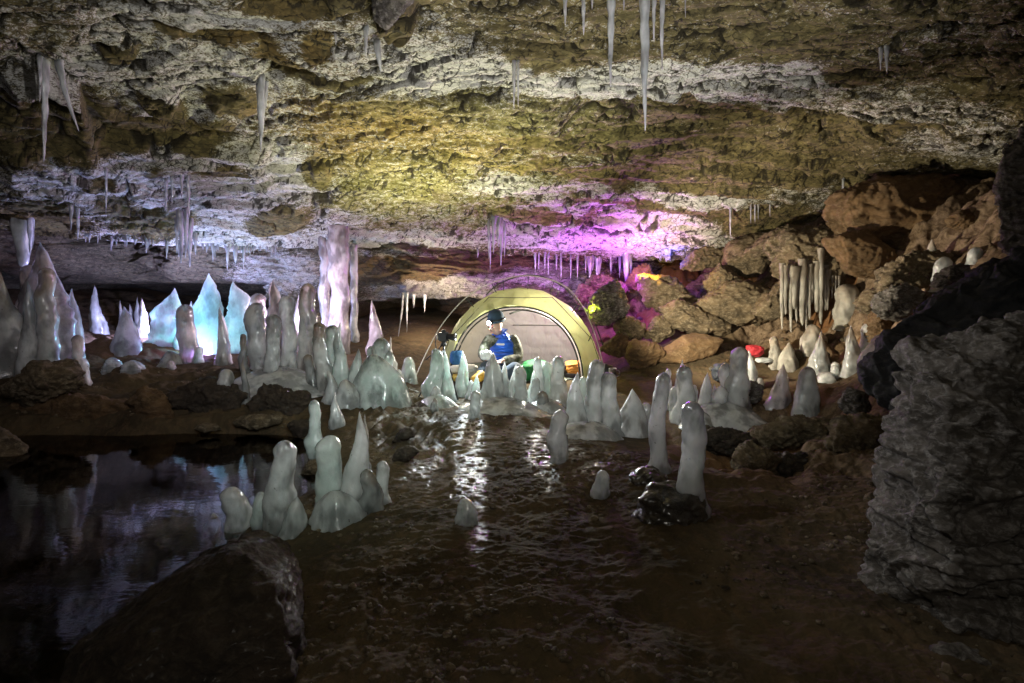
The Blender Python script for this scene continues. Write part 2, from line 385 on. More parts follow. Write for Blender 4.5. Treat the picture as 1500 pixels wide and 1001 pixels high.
hollow(420,9,60,14,.2); hollow(580,12,30,30,-.25,40)
crack([(655,150),(700,142),(740,136)], .06, 4); crack([(840,150),(900,150),(950,140)], .07, 4)
ledge([(835,156),(900,152),(960,140),(1040,150),(1120,165),(1180,185),(1260,190)], -.12, 40)
ledge([(1160,160),(1240,182),(1330,185),(1390,190)], -.2, 25)
hollow(815,210,62,12,.12,4); hollow(600,226,75,10,.16,3); ledge([(520,222),(570,220),(640,236)], -.12, 30)
hollow(410,322,42,18,-.13,-8); hollow(470,252,14,20,-.1); crack([(492,250),(498,290),(500,330)], .0, 3)
crack([(520,232),(600,238),(700,250),(790,262),(900,268),(1040,282)], .07, 4)
crack([(590,345),(640,320),(670,300),(740,310),(800,300)], .05, 4)
ledge([(860,298),(930,308),(1010,320),(1080,330)], -.10, 20)
crack([(700,255),(760,275),(860,280),(960,290),(1060,300)], .06, 4)
ledge([(780,322),(860,318),(960,330),(1060,345)], .08, 24)
crack([(760,350),(850,348),(960,352),(1010,350)], .05, 3)
hollow(945,372,70,8,-.05)
crack([(1020,236),(1120,258),(1220,268),(1330,262)], .10, 5); ledge([(1040,290),(1160,300),(1250,285),(1300,262),(1400,258)], -.18, 25)
ledge([(0,60),(60,68),(95,60)], -.12, 30)
# the low lip over the left bank: a sharp edge with icicles
LIP = [(-400,338),(0,338),(110,342),(200,352),(300,362),(400,364),(470,362),(560,368),(700,372),(800,376),(900,384),(1000,382),(1090,350),(1500,262),(1900,200)]
ly, _ = polyline(U0, LIP); dl = V0-ly
past = (sstep(7.1, 8.2, Y)+sstep(0, 3, dl)) > 1.0
Z = Z+.35*sstep(-1, 4, dl)*sstep(5.5, 6.5, Y)*(U0 < 1060)
ce.Z = Z
U, V = proj(X, Y, Z)
fz = fbm(X*.8, Y*1.1, 6.6, 4)*.16
fr = np.full(X.shape, .30)
def fp(v, *a):
    global fr
    m = patch(U0+14*perlin(X*2, Y*2, 1), V0+9*perlin(X*2, Y*2, 2), *a); fr = fr*(1-m)+v*m
fp(.74, 220,90,300,110); fp(.55, 30,60,120,45); fp(.20, 90,170,110,48,0,.2); fp(.72, 250,120,120,45); fp(.66, 560,70,200,50)
fp(.75, 1000,125,330,40); fp(.85, 740,118,190,34); fp(.30, 900,45,240,42); fp(.32, 1280,50,200,50)
fp(.50, 430,190,110,55); fp(.36, 700,190,260,48); fp(.34, 620,230,150,40); fp(.42, 800,260,150,30); fp(.62, 1200,150,160,25)
fp(.80, 230,262,250,52); fp(.88, 370,262,110,50); fp(.85, 330,330,190,34); fp(.86, 600,350,160,14); fp(.95, 400,352,160,18)
fp(.45, 620,300,100,42); fp(.70, 470,330,60,22); fp(.75, 850,285,150,14,6); fp(.85, 930,345,150,30); fp(.85,820,330,110,35)
fp(.80, 1060,300,110,18,8); fp(.55, 1180,290,50,25); fp(.60, 1340,165,120,30); fp(.55, 1420,200,120,30); fp(.35,1350,40,150,60)
# bare olive slabs
fp(.02, 238,150,42,17,15,.2); fp(.02, 310,180,34,16,0,.2); fp(.02, 235,198,110,17,0,.2); fp(.05, 175,85,26,11); fp(.0, 340,145,40,18,10); fp(.0,60,190,75,28)
fp(.05, 225,44,70,6,14); fp(.05, 320,62,80,7,5); fp(.05, 410,85,36,10,10); fp(.05, 470,122,75,5,0); fp(.05,470,70,20,20)
fp(.04, 410,322,46,20,-8); fp(.08, 465,250,22,26); fp(.1, 225,238,16,8); fp(.08, 145,268,26,10); fp(.08,330,240,40,10); fp(.05,225,325,60,20,0); fp(.05,170,300,35,14); fp(.05,60,310,60,28)
fp(.06, 815,212,70,13,4); fp(.06, 1100,172,160,16,6); fp(.08, 1040,225,240,26,4); fp(.06, 1290,195,90,10); fp(.05, 960,272,170,9,7)
fp(.05, 990,312,150,9,8); fp(.08, 790,316,80,6); fp(.05,1180,262,150,12); fp(.1,600,228,80,9,3); fp(.05,1120,330,60,20); fp(.1,900,255,200,10,3)
fp(.05,420,9,75,16); fp(.04,585,20,26,34,30); fp(.1,800,80,60,20); fp(.15,1150,60,120,30); fp(.1,1250,110,40,15)
stn = patch(U0, V0, 600, 205, 130, 45, 10, .8)*.95+patch(U0, V0, 440, 175, 70, 30, 0, .8)*.5+patch(U0, V0, 660, 260, 170, 60, 0, .8)*.35+patch(U0, V0, 400, 60, 120, 40, 0, .8)*.25
stn = np.clip(stn, 0, 1)
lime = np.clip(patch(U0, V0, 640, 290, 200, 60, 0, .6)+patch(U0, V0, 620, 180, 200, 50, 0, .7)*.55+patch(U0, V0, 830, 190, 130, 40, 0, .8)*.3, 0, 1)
ceiling = link('ceiling', grid_mesh('ceiling', X, Y, Z, {'frost': fr+fz, 'stain': stn, 'lime': lime, 'crack': crack_shade}, flip=True), M['ceiling']); tag(ceiling, kind='structure')
# ---- floor
fl = Field(logrows(-4, 1.2, 11, 15, 40, 900, 50, .6), np.linspace(-1.15, 1.15, 1400), 3.0)
X, Y = fl.X, fl.Y
B = floor0(X, Y); U0, V0 = proj(X, Y, B)
rub = sstep(.12, .45, B)*sstep(1.2, 2.4, X)+patch(U0, V0, 150, 480, 170, 60)*.4
rub = np.clip(rub+patch(U0, V0, 1150, 640, 160, 70)*.7*(X > .5), 0, 1)
clay = patch(U0, V0, 1010, 515, 70, 30, -15)
rub *= 1-clay
jx = .12*fbm(X*3, Y*3, 3, 3); jy = .12*fbm(X*3, Y*3, 9, 3)
wl, id1 = worley(X*1.5+jx, Y*1.5+jy, 1, .7); w2, id2 = worley(X*4.2+B+jx*2, Y*4.2+B*2+jy*2, 5, .7)
Z = B+rub*(.30*wl+.09*w2-.16)+rub*.045*fbm(X*5, Y*5, B*6, 5, gain=.6)
pool = sstep(-.03, -.14, B)
bank = patch(U0, V0, 250, 595, 330, 60)
Z = Z+(1-rub)*(1-.8*pool)*(.022*fbm(X*1.2, Y*1.5, 1.2, 6, gain=.55)+.006*fbm(X*11+2*perlin(X,Y,2), Y*15, 2, 4, gain=.6, ridge=True)*(.4+sstep(-.3,.4,perlin(X*1.2,Y*1.2,5))))
w3, id3 = worley(X*1.7+jx*1.5+7, Y*2.2+jy*1.5, 9, .8)
fore = (1-pool)*(1-rub)*sstep(-.15, .35, perlin(X*.6+3, Y*.6, 8)+.35*sstep(3.6, 2.2, Y))
Z = Z+fore*.028*(w3-.2)+(1-pool)*(1-rub)*.010*fbm(X*3.5+jx*2, Y*4.5, 6, 5, gain=.62, ridge=True)
Z = Z+bank*(1-pool)*(.035*w2+.05*fbm(X*2.5, Y*4, B*7, 5))
# flow ridges running down the ice slope on the left of the tent
fm = patch(U0, V0, 590, 620, 90, 55, 30)
Z = Z+fm*.02*np.sin((X*1.0-Y*.35+.2*perlin(X*3, Y*3, 2))*45)
knoll = patch(U0, V0, 1000, 735, 70, 50, 0, .6)
Z = Z+.0*knoll
flat = (1-sstep(1.0, 1.5, np.hypot((X-.12)/1.15, (Y-7.8)/.95))); Z = Z*(1-flat)+(-.05)*flat
fl.Z = Z
icea = np.clip(patch(U0, V0, 700, 600, 190, 32)*.62+fm*.45+patch(U0, V0, 680, 575, 110, 18)*.5+patch(U0, V0, 560, 700, 120, 40)*.3+patch(U0,V0,1200,560,110,35)*.3, 0, 1)
wetm = np.clip(.02+patch(U0,V0,690,700,24,120,0,.6)*.75+patch(U0,V0,600,690,60,26,-20,.7)*.35+patch(U0,V0,640,715,40,24,0,.7)*.35+patch(U0,V0,795,670,26,60,-12,.6)*.5+patch(U0,V0,870,680,60,90,0,.8)*.35+patch(U0,V0,720,850,30,60,0,.8)*.45+patch(U0,V0,600,640,80,50)*.4, 0, 1)*(1-rub)
floor = link('floor', grid_mesh('floor', X, Y, Z, {'rubble': rub, 'ice': icea*.5, 'stone': id1, 'wet': wetm}), M['floor']); tag(floor, kind='structure')
# ---- back wall (height field in depth)
wp = [(100,390,8.1),(400,390,8.7),(0,400,7.8),(-200,400,7.8),(450,430,9.1),(400,405,8.8),(250,395,8.4),(180,440,11.2),(100,435,10.6),(240,440,11),(0,450,9.5),(340,440,9.8),(400,440,9.3),
 (550,395,9.2),(700,395,9.3),(620,462,11.4),(560,465,11),(700,440,9.5),(600,430,9.6),(850,400,9.9),(800,420,9.6),(950,395,10.1),(620,500,10.4),(500,440,9.6),(900,440,9.6),(1100,380,10.4),(1300,300,9.6),(1500,280,8.5),(-400,300,7.6),(1700,200,8.5),(200,330,9),(800,340,10.5),(200,560,11),(800,520,10)]
wpts = [P(*c) for c in wp]; wall0 = tps([(p.x, p.z) for p in wpts], [p.y for p in wpts])
xs = np.linspace(-11, 10, 1100); zs = np.linspace(-.6, 3.6, 420)
WX, WZ = np.meshgrid(xs, zs)
WB = wall0(WX, WZ); U0, V0 = proj(WX, WB, WZ)
jag = 6*perlin(WX*2, WZ*2, 1)+4*perlin(WX*7, WZ*7, 1)
und = sstep(413, 418, V0+jag)*(1-sstep(355, 400, U0+jag*3))
und = np.maximum(und, sstep(438, 444, V0+jag*.7+(U0-600)*.02)*sstep(510, 530, U0)*(1-sstep(680, 720, U0)))
WY = WB+und*1.6
qq = WZ/.26+1.3*fbm(WX*.8, WZ*1.5, 2, 4)
WY = WY-.16*(stair(qq, .2)-qq)+.13*fbm(WX*1.3, WZ*2.6, 7, 6, gain=.6)+.02*fbm(WX*6, WZ*16, 7, 4)
ww, wid = worley(WX*2.2, WZ*3.2+.3*perlin(WX*2, WZ*2, 5), 3, .6); WY = WY-.13*ww*sstep(820, 900, U0+jag*4)
# overhanging frosted shelf behind the tent
wf = np.full(WX.shape, .12)
def wpch(v, *a):
    global wf
    m = patch(U0+jag*2, V0+jag, *a); wf = wf*(1-m)+v*m
wpch(.8, 640,420,110,14,-6); wpch(.75, 630,434,120,10,-4); wpch(.75, 410,400,75,32); wpch(.6, 560,372,80,6); wpch(.7,790,405,60,14); wpch(.75, 840,415,60,22,30); wpch(.5,900,390,80,15)
wall = link('back_wall', grid_mesh('back_wall', WX, WY, WZ, {'frost': wf, 'stain': np.clip(patch(U0,V0,940,410,70,40)*.9+patch(U0,V0,620,490,120,40)+patch(U0,V0,600,390,110,24)*.5+patch(U0,V0,800,385,100,20)*.5, 0, 1)}), M['wall']); tag(wall, kind='structure')
# side walls closing the cave outside the picture
for nm, sx in (('left_wall', -1), ('right_wall', 1)):
    yy, zz = np.meshgrid(np.linspace(-4, 13, 160), np.linspace(-.7, 3.9, 70))
    xx = sx*(4.9+.42*np.maximum(yy, 0)+.9*np.maximum(1, 0))+.35*fbm(yy*.8, zz*1.2, 3 if sx > 0 else 9, 4)
    o = link(nm, grid_mesh(nm, xx, yy, zz, {'frost': 0*xx+.15, 'stain': 0*xx}), M['wall']); tag(o, kind='structure')
# ---- pool
def watermat():
    t = NT('pool_water'); g = t.n('ShaderNodeNewGeometry'); pos = g.outputs['Position']
    n = t.noise(t.mapping(pos, (1, 2.4, 1)), 5, 3, .5); n2 = t.noise(t.mapping(pos, (1.5, 5, 1)), 16, 2, .5)
    b = t.bump(n, .05, .02); b = t.bump(n2, .03, .004, b)
    tr = t.n('ShaderNodeBsdfTransparent'); tr.inputs[0].default_value = (.72, .60, .42, 1)
    gl = t.n('ShaderNodeBsdfGlossy'); gl.inputs['Roughness'].default_value = .03; t.l(b, gl.inputs['Normal'])
    fr = t.n('ShaderNodeFresnel'); fr.inputs[0].default_value = 1.8
    mx = t.n('ShaderNodeMixShader'); t.l(fr.outputs[0], mx.inputs[0]); t.l(tr.outputs[0], mx.inputs[1]); t.l(gl.outputs[0], mx.inputs[2])
    t.l(mx.outputs[0], t.out.inputs[0]); return t.m
xx, yy = np.meshgrid(np.linspace(-7.5, .3, 80), np.linspace(-1, 5.4, 70))
water = link('water', grid_mesh('water', xx, yy, 0*xx+WATER), watermat()); tag(water, kind='structure')
# ------------------------------------------------------------------ placing on surfaces
DS = np.linspace(1.4, 12, 1400)
def hit(px, py, field, sign):
    d = ray(px, py); t = DS/d[1]
    z = CAMZ+d[2]*t; h = field.at(d[0]*t, DS)
    k = np.nonzero((h-z)*sign >= 0)[0]
    return DS[k[0]] if len(k) else 9.0
def onfloor(px, py): D = hit(px, py, fl, 1); return P(px, py, D)
def onceil(px, py):
    D = hit(px, py, ce, -1); return P(px, py, D)
# ------------------------------------------------------------------ ice
def smesh(name, V, Fs, smooth=True):
    me = bpy.data.meshes.new(name); me.from_pydata([tuple(v) for v in V], [], Fs); me.update()
    if smooth: me.polygons.foreach_set('use_smooth', [True]*len(me.polygons))
    return me
def prof(kind, t, asp):
    tr = min(.45, max(.06, .9/asp))                      # length of the rounded tip
    cap = np.sqrt(np.clip(1-((t-(1-tr))/tr).clip(0, 1)**2, 0, 1))
    if kind == 'finger': r = (1.0-.22*t)*cap+.28*np.exp(-t/.07)
    elif kind == 'cone': r = (1.04*(1-t**1.35)**.8)*(.5+.5*cap)+.22*np.exp(-t/.06)
    elif kind == 'spire': r = (1.25*(1-t)**1.05+.10*(1-t)**.3)*(.4+.6*cap)+.15*np.exp(-t/.06)
    elif kind == 'blade': r = 1.12*(1-t**1.8)**.85*(.4+.6*cap)+.10*np.exp(-t/.05)
    elif kind == 'club': r = (.62+.42*np.exp(-((t-.30)/.22)**2)+.06*np.exp(-((t-.85)/.1)**2))*cap
    elif kind == 'knob': r = (.50+.75*(1-t)**2.2+.10*np.exp(-((t-.82)/.12)**2))*cap+.2*np.exp(-t/.05)
    elif kind == 'flare': r = (.60+1.1*np.exp(-t/.16)+.14*np.exp(-((t-.8)/.2)**2))*cap
    elif kind == 'pile': r = 1.15*(1-t)**.55*(.5+.5*cap)+.1*np.exp(-t/.1)
    elif kind == 'mound': r = np.sqrt(np.clip(1-t*t, 0, 1))*1.05
    elif kind == 'column': r = 1+.25*np.exp(-t/.12)+.2*np.exp(-(1-t)/.1)-.08*np.sin(t*5)
    return r
ICE = []
def stalag(pb, pt, wpx, kind='finger', mat='ice', label=None, group=None, D=None, flat=1.0, rag=1.0, lobes=(), cat='stalagmite', name='ice_stalagmite'):
    seed = len(ICE)*3.7+1.3; rs = random.Random(int(seed*10))
    b = P(pb[0], pb[1], D) if D else onfloor(*pb)
    Dp = b.y; tip = P(pt[0], pt[1], Dp)
    fz_ = float(fl.at(b.x, Dp)); z0 = min(b.z, fz_)-.05
    if kind == 'column': tip.z = float(ce.at(tip.x, Dp))+.25
    h = max(.04, tip.z-z0); lean = tip.x-b.x; r = wpx*.56*Dp/F
    n = 40 if h/r > 2.5 else 30; m = 30
    t = 1-(1-np.linspace(0, 1, n))**1.35; th = np.linspace(0, 2*math.pi, m, endpoint=False)
    T, A = np.meshgrid(t, th, indexing='ij')
    rr = r*prof(kind, T, h/r)
    Zc = T*h; k = 1/max(r, .03)
    nz = fbm(np.cos(A)*.9+seed, np.sin(A)*.9, Zc*k*.42+seed, 3)*.20+fbm(np.cos(A)*1.8+seed, np.sin(A)*1.8, Zc*k*1.5, 2)*.09+.03*np.sin(Zc*k*2.3+4*perlin(Zc*k*.6, Zc*0+seed))+.10*perlin(Zc*k*.8, Zc*0+seed*2)
    nz = nz*(1.6 if kind == 'mound' else 1)+(rag-1)*.10*fbm(np.cos(A)*3, np.sin(A)*3+seed, Zc*k*3, 3, ridge=True)
    rr = rr*(1+nz)
    if kind != 'mound' and not lobes:
        lobes = [(rs.uniform(.02, .5), rs.choice((0, 180))+rs.uniform(-50, 50), rs.uniform(.15, .55), rs.uniform(.7, 2.2)) for _ in range(rs.choice((1, 2, 2, 3)))]
    if kind == 'blade': rr = rr*(1+.16*np.abs(np.cos(A))*fbm(T*9+seed, np.sign(np.cos(A))*2, 0*T, 3, ridge=True)-.1)
    for (lt, la, amp, lw) in lobes:                       # side knobs: height share, angle (0 = right, 180 = left), size, spread
        da = np.abs((A-R(la)+math.pi) % (2*math.pi)-math.pi)
        rr = rr+r*amp*np.exp(-((T-lt)*h/(r*lw))**2)*np.exp(-(da/.8)**2)
    wob = .42*r*fbm(Zc*k*.22, 0*Zc+seed, seed, 2)
    Xv = rr*np.cos(A)+lean*T**1.15+wob+.12*r*rs.uniform(-1, 1)*np.sin(T*math.pi); Yv = rr*np.sin(A)*flat+wob*.5
    V = np.stack([Xv, Yv, Zc], -1).reshape(-1, 3).tolist(); V.append([lean, 0, h+.002]); V.append([0, 0, 0])
    Fs = [(i*m+j, i*m+(j+1) % m, (i+1)*m+(j+1) % m, (i+1)*m+j) for i in range(n-1) for j in range(m)]
    Fs += [((n-1)*m+j, (n-1)*m+(j+1) % m, n*m) for j in range(m)]+[((j+1) % m, j, n*m+1) for j in range(m)]
    o = link(name, smesh(name, V, Fs), M[mat], loc=(b.x, Dp, z0))
    tag(o, label, cat, group); ICE.append(o); return o
G1 = 'ice stalagmites on the left bank'; G2 = 'ice stalagmites in front of the tent'; G3 = 'ice stalagmites by the pool'; G4 = 'ice stalagmites right of the tent'; G5 = 'ice stalagmites under the rubble slope'
S = stalag
# far left giants
S((4,532),(2,396),52,'cone','ice_dirty','grey brown giant stalagmite cut off by the left edge of the photo',G1,5.7)
S((48,525),(44,388),30,'finger','ice_pink','tall stalagmite with brown tip squeezed between the grey and lavender giants',G1,6.0)
S((74,530),(60,354),56,'blade','ice_pink','largest lavender stalagmite with a broad pointed top, far left group',G1,5.9,flat=.7)
S((74,533),(66,392),25,'finger','ice_dirty','slim stalagmite with rust brown tip standing before the largest lavender one',G1,5.55)
S((45,534),(42,412),28,'cone','ice','smooth grey stalagmite in front with brownish point, left of the rust tipped one',G1,5.5)
S((110,540),(106,422),28,'cone','ice_grey','dark grey pointed stalagmite just right of the lavender giant',G1,6.2)
S((118,538),(112,491),17,'finger','ice_pink','short pale lavender stub in front of the dark grey pointed stalagmite',G1,5.6)
S((141,500),(140,417),19,'cone','ice_grey','slim grey spike standing alone on the brown shelf far behind',G1,8.2)
S((183,528),(183,449),40,'cone','ice_grey','wide grey cone left of the cyan glowing blades',G1,6.8)
S((209,510),(208,436),18,'spire','ice_dirty','narrow spike with yellowish tip between the grey cone and the cyan blade',G1,7.6)
for x, y, l in ((176,438,'tiny'),(190,444,'tiny'),(201,434,'small')): S((x,465),(x,y),8,'cone','ice_grey',l+' grey spike in the dark opening far behind the bank','tiny spikes in the dark opening',9.6)
S((165,545),(160,524),20,'mound','ice','low lumpy ice heap at the foot of the wide grey cone',G1,6.0,rag=3)
S((196,548),(192,528),26,'mound','ice_grey','flat icy lump between the grey cone and the mint blade',G1,6.0,rag=3)
S((238,540),(249,422),46,'blade','ice_green','mint green ragged blade leaning right, left one of the glowing blades',G1,7.2,flat=.42,rag=2.2,lobes=((.72,180,.35,.5),))
S((262,530),(262,462),16,'cone','ice_cyan','blue lit sliver of ice between mint blade and violet pillar',G1,7.15)
S((279,530),(279,441),17,'cone','ice_green','small mint tip peeking out behind the violet pillar',G1,7.4,rag=2)
S((243,548),(245,514),36,'mound','ice_grey','rounded grey lump in front of the mint blade',G1,6.4)
S((253,546),(250,528),11,'finger','ice_pink','thumb sized violet glowing nub on the bank edge',G1,6.2)
S((273,540),(270,446),25,'finger','ice_pink','smooth violet pillar with rounded top among the glowing blades',G1,6.5)
S((305,528),(308,400),42,'blade','ice_cyan','tallest cyan glowing blade with forked tip and warm yellow foot',G1,7.0,flat=.42,rag=2,lobes=((.55,180,.2,.6),))
S((292,532),(291,508),12,'finger','ice_cyan','little pale stub at the foot of the tallest cyan blade',G1,6.5)
S((327,522),(321,449),17,'cone','ice_dirty','slim violet post with orange dirt on its tip before the cyan blades',G1,6.4,rag=1.6)
S((347,515),(345,412),36,'blade','ice_cyan','bright cyan blade right of the tallest one, with two peaks',G1,7.0,flat=.32,rag=1.8,lobes=((.8,0,.5,.5),))
S((358,560),(357,489),10,'finger','ice_dark','thin dark finger in front of the right cyan blade',G1,5.7)
S((378,505),(377,430),25,'finger','ice_pink','pink white rounded top rising behind the slate blue stalagmite',G1,7.2)
S((378,556),(378,443),29,'finger','ice_grey','slate blue thick stalagmite with flat rounded top',G1,5.9)
S((404,540),(403,408),34,'blade','ice_pink','tall pinkish brown stalagmite with a pale pointed crest',G1,6.5,flat=.8)
S((399,562),(398,460),21,'finger','ice_grey','grey finger with dark rounded tip in front of the pinkish brown one',G1,5.7,lobes=((.05,180,.5,1.5),))
S((424,548),(422,433),21,'finger','ice','grey green finger to the right of the pinkish brown stalagmite',G1,5.9)
S((438,500),(439,424),17,'cone','ice_pink','bright white pink slab glowing between two tall fingers',G1,7.6)
S((447,548),(453,415),25,'finger','ice_dirty','tall olive grey finger, highest right of the pinkish brown one',G1,6.0,lobes=((.35,0,.5,.8),))
S((462,535),(463,458),14,'finger','ice_dirty','short olive finger leaning on the tall olive grey one',G1,6.2)
S((473,560),(468,472),20,'finger','ice_dirty','narrow neck stalagmite with wide foot right of the olive finger',G1,5.6,lobes=((.25,0,.4,1.2),))
S((453,548),(453,519),13,'finger','ice_dark','small dark stub at the foot of the olive grey finger',G1,5.6)
S((477,500),(478,355),14,'column','ice_pink','thin mauve pillar behind the big pink ice column',G1,8.4)
S((499,512),(497,340),25,'column','ice_pink','great pink ice column reaching from the shelf to the ceiling',G1,7.9,cat='ice column',name='ice_column')
S((520,505),(519,370),10,'column','ice_grey','dim grey pillar in the shadow right of the pink column',G1,8.7)
S((549,505),(545,439),19,'cone','ice_pink','slender beige pink cone standing on the brown shelf right of the pink column',G1,8.0)
S((478,505),(478,478),9,'finger','ice_pink','tiny bright pink nub left of the pale twin stalagmites',G1,6.6)
S((488,548),(487,476),20,'finger','ice_green','left half of the pale green twin stalagmites',G1,5.7)
S((504,552),(497,471),25,'cone','ice_green','right and taller half of the pale green twin stalagmites',G1,5.6)
S((484,590),(482,540),20,'cone','ice_grey','grey foot lump below the pale green twins',G1,5.3)
S((528,580),(525,511),29,'cone','ice_green','pale green rounded peak, left one of the glowing ice mound',G1,5.6)
S((556,588),(555,495),26,'finger','ice_green','highest peak of the pale green glowing ice mound',G1,5.7)
S((541,575),(542,507),16,'finger','ice_green','small saddle peak in the middle of the glowing ice mound',G1,5.8)
S((570,575),(568,514),17,'finger','ice_green','right shoulder of the pale green glowing ice mound',G1,5.7)
S((548,604),(545,520),78,'pile','ice_green','broad bulging base of the pale green glowing ice mound',G1,5.45,flat=.7)
S((506,600),(506,556),34,'mound','ice_grey','grey bulging foot of ice on the left side of the glowing mound',G1,5.3)
S((578,548),(571,493),11,'cone','ice_dirty','thin brownish grey spike behind the glowing ice mound',G1,6.8)
S((600,560),(597,523),19,'finger','ice_green','bright white green thumb standing alone left of the tripod',G1)
S((585,562),(585,541),12,'mound','ice','small rounded knob beside the bright white green thumb',G1)
S((331,600),(330,541),23,'finger','ice_grey','faint translucent block of ice frozen to the bank front',G1,5.2)
S((360,600),(357,520),12,'cone','ice_dark','faint narrow ice rib beside the translucent block on the bank',G1,5.25)
# in front of the tent
S((640,588),(640,511),20,'finger','ice_green','left one of the white pair of stalagmites under the tripod',G2)
S((653,588),(651,513),21,'cone','ice_green','right one of the white pair of stalagmites under the tripod',G2)
S((637,590),(636,566),16,'mound','ice_grey','grey knob at the left foot of the white pair',G2)
S((637,602),(637,583),11,'mound','ice_dark','small dark bump in front of the white pair',G2)
S((682,580),(676,514),22,'cone','ice_green','white leaning cone between tripod and seated person',G2)
S((697,585),(699,549),17,'cone','ice_green','small pale cone below the golden boots',G2)
S((690,584),(690,558),10,'finger','ice_green','short pale peg left of the small cone below the boots',G2)
S((708,585),(708,570),15,'mound','ice','low ice knob between the small cone and the big grey cone',G2)
S((695,613),(694,573),15,'finger','ice_grey','clear grey stub standing forward of the others left of the middle',G2)
S((727,592),(722,516),37,'cone','ice_grey','big grey cone hiding the knees of the seated person',G2)
S((739,592),(736,530),20,'cone','ice_grey','grey shoulder spike leaning on the right of the big cone',G2)
S((749,592),(756,534),20,'cone','ice','thin pointed spike in the middle of the row before the tent',G2)
S((761,596),(763,536),18,'finger','ice_grey','smooth finger right of the thin pointed spike',G2)
S((789,588),(789,523),19,'knob','ice','stalagmite with brown button tip before the green sleeping bag',G2)
S((798,588),(798,530),17,'finger','ice_green','pale finger directly behind the one with the button tip',G2)
S((780,588),(780,542),14,'cone','ice_green','low pale spike at the left of the button tipped one',G2)
S((785,594),(785,553),13,'finger','ice_grey','small grey thumb in front of the button tipped one',G2)
S((794,602),(794,573),15,'finger','ice_dark','small dark dome edged brown, before the row at the tent',G2)
S((818,592),(817,522),20,'finger','ice','straight stout finger with brown spotted tip before the tent doorway',G2)
S((845,628),(845,545),31,'cone','ice','large rounded grey stalagmite below the right tent corner',G2)
S((857,612),(855,552),16,'finger','ice_green','pale sliver behind the large rounded grey stalagmite',G2)
S((876,632),(873,527),27,'finger','ice','tall thick stalagmite right of the tent with narrow rounded top',G2)
S((892,635),(893,545),26,'finger','ice','squat top right half of the thick pair beside the tent',G2)
S((818,676),(819,601),26,'finger','ice_grey','lone clear stub in the middle of the wet floor with dark tip',G3)
S((885,724),(883,689),22,'finger','ice_grey','small round topped stub on the wet floor near the glazed knoll',G3)
S((684,765),(683,730),34,'mound','ice_grey','low frosted dome lying lowest on the wet floor in the middle',G3)
# right of the tent
S((931,636),(924,570),46,'cone','ice_grey','wide dark grey ice hump right of the tent',G4)
S((963,690),(971,546),27,'flare','ice','tall curved stalagmite with flaring foot on the glazed knoll',G4,3.4)
S((1014,712),(1016,588),36,'finger','ice','thick upright stalagmite with dark glassy cap on the glazed knoll',G4,2.8)
S((980,600),(979,540),9,'finger','ice','thin pale tip just behind the tall curved stalagmite',G4)
S((992,600),(998,526),19,'cone','ice','slender white spike with knobby tip behind the curved one',G4)
S((1003,622),(1006,535),25,'finger','ice','white stalagmite with a notched top and glassy edges behind the dark capped one',G4)
S((1017,615),(1016,564),10,'finger','ice','little round tip right of the notched white stalagmite',G4)
S((1035,605),(1037,546),25,'cone','ice','white cone with fine point in the row right of the dark capped one',G4)
S((1030,620),(1030,600),16,'mound','ice','small lit ice bulge beside the dark capped stalagmite',G4)
S((1060,605),(1062,532),30,'knob','ice','white stalagmite with small button tip and broad shoulders',G4)
S((1082,606),(1086,508),27,'finger','ice','tallest white stalagmite of the row below the red bag',G4,lobes=((.45,180,.4,1.0),))
S((1100,572),(1097,512),20,'cone','ice','pointed white stalagmite clinging to the right of the tallest one',G4)
S((1054,624),(1058,566),25,'finger','ice','front stalagmite with a small brownish knob before the row',G4)
S((1112,570),(1112,553),10,'finger','ice','tiny white peg at the end of the white row',G4)
S((1142,592),(1148,533),28,'cone','ice_pink','dull pinkish stalagmite leaning right with lumpy side',G4)
S((1185,607),(1184,537),27,'finger','ice_grey','stalagmite with sparkling rough edges and flat top on the brown shelf',G5)
S((1204,548),(1203,484),22,'spire','ice_dark','bottle shaped white stalagmite with thin nipple tip',G5)
S((1223,545),(1223,530),11,'finger','ice_grey','small white peg between the two tall white ones',G5)
S((1224,552),(1222,535),11,'finger','ice_grey','small rounded peg in front of the other peg',G5)
S((1212,560),(1210,545),34,'mound','ice_grey','low spread of dull ice around the feet of the bottle shaped one',G5)
S((1248,546),(1246,476),25,'cone','ice_dark','smooth white sharp cone left of the black boulder',G5)
S((1270,520),(1269,474),17,'finger','ice_grey','grey stalagmite behind the edge of the black boulder',G5)
S((1285,536),(1290,490),36,'mound','ice_pink','broad folded ice heap against the black boulder',G5)
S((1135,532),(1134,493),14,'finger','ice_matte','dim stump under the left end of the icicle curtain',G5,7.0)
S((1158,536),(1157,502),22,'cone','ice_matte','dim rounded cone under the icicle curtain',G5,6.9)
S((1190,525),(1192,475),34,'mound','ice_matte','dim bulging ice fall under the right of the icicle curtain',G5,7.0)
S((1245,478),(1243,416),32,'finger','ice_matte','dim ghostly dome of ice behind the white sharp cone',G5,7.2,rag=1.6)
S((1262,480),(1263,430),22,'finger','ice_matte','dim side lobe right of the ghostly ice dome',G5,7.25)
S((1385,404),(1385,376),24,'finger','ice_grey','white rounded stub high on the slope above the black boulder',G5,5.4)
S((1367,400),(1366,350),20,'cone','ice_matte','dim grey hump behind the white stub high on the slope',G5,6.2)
S((1432,380),(1432,362),18,'finger','ice_grey','small white stone of ice near the right edge of the photo',G5,5.2)
S((1447,385),(1447,366),20,'mound','ice_grey','grey lump of ice beside the small white one near the right edge',G5,5.2)
S((742,600),(742,583),92,'pile','ice_grey','low ice crust joining the feet of the row before the tent',G2)
S((648,596),(648,580),46,'pile','ice_green','low ice crust around the feet of the white pair at the tripod',G2)
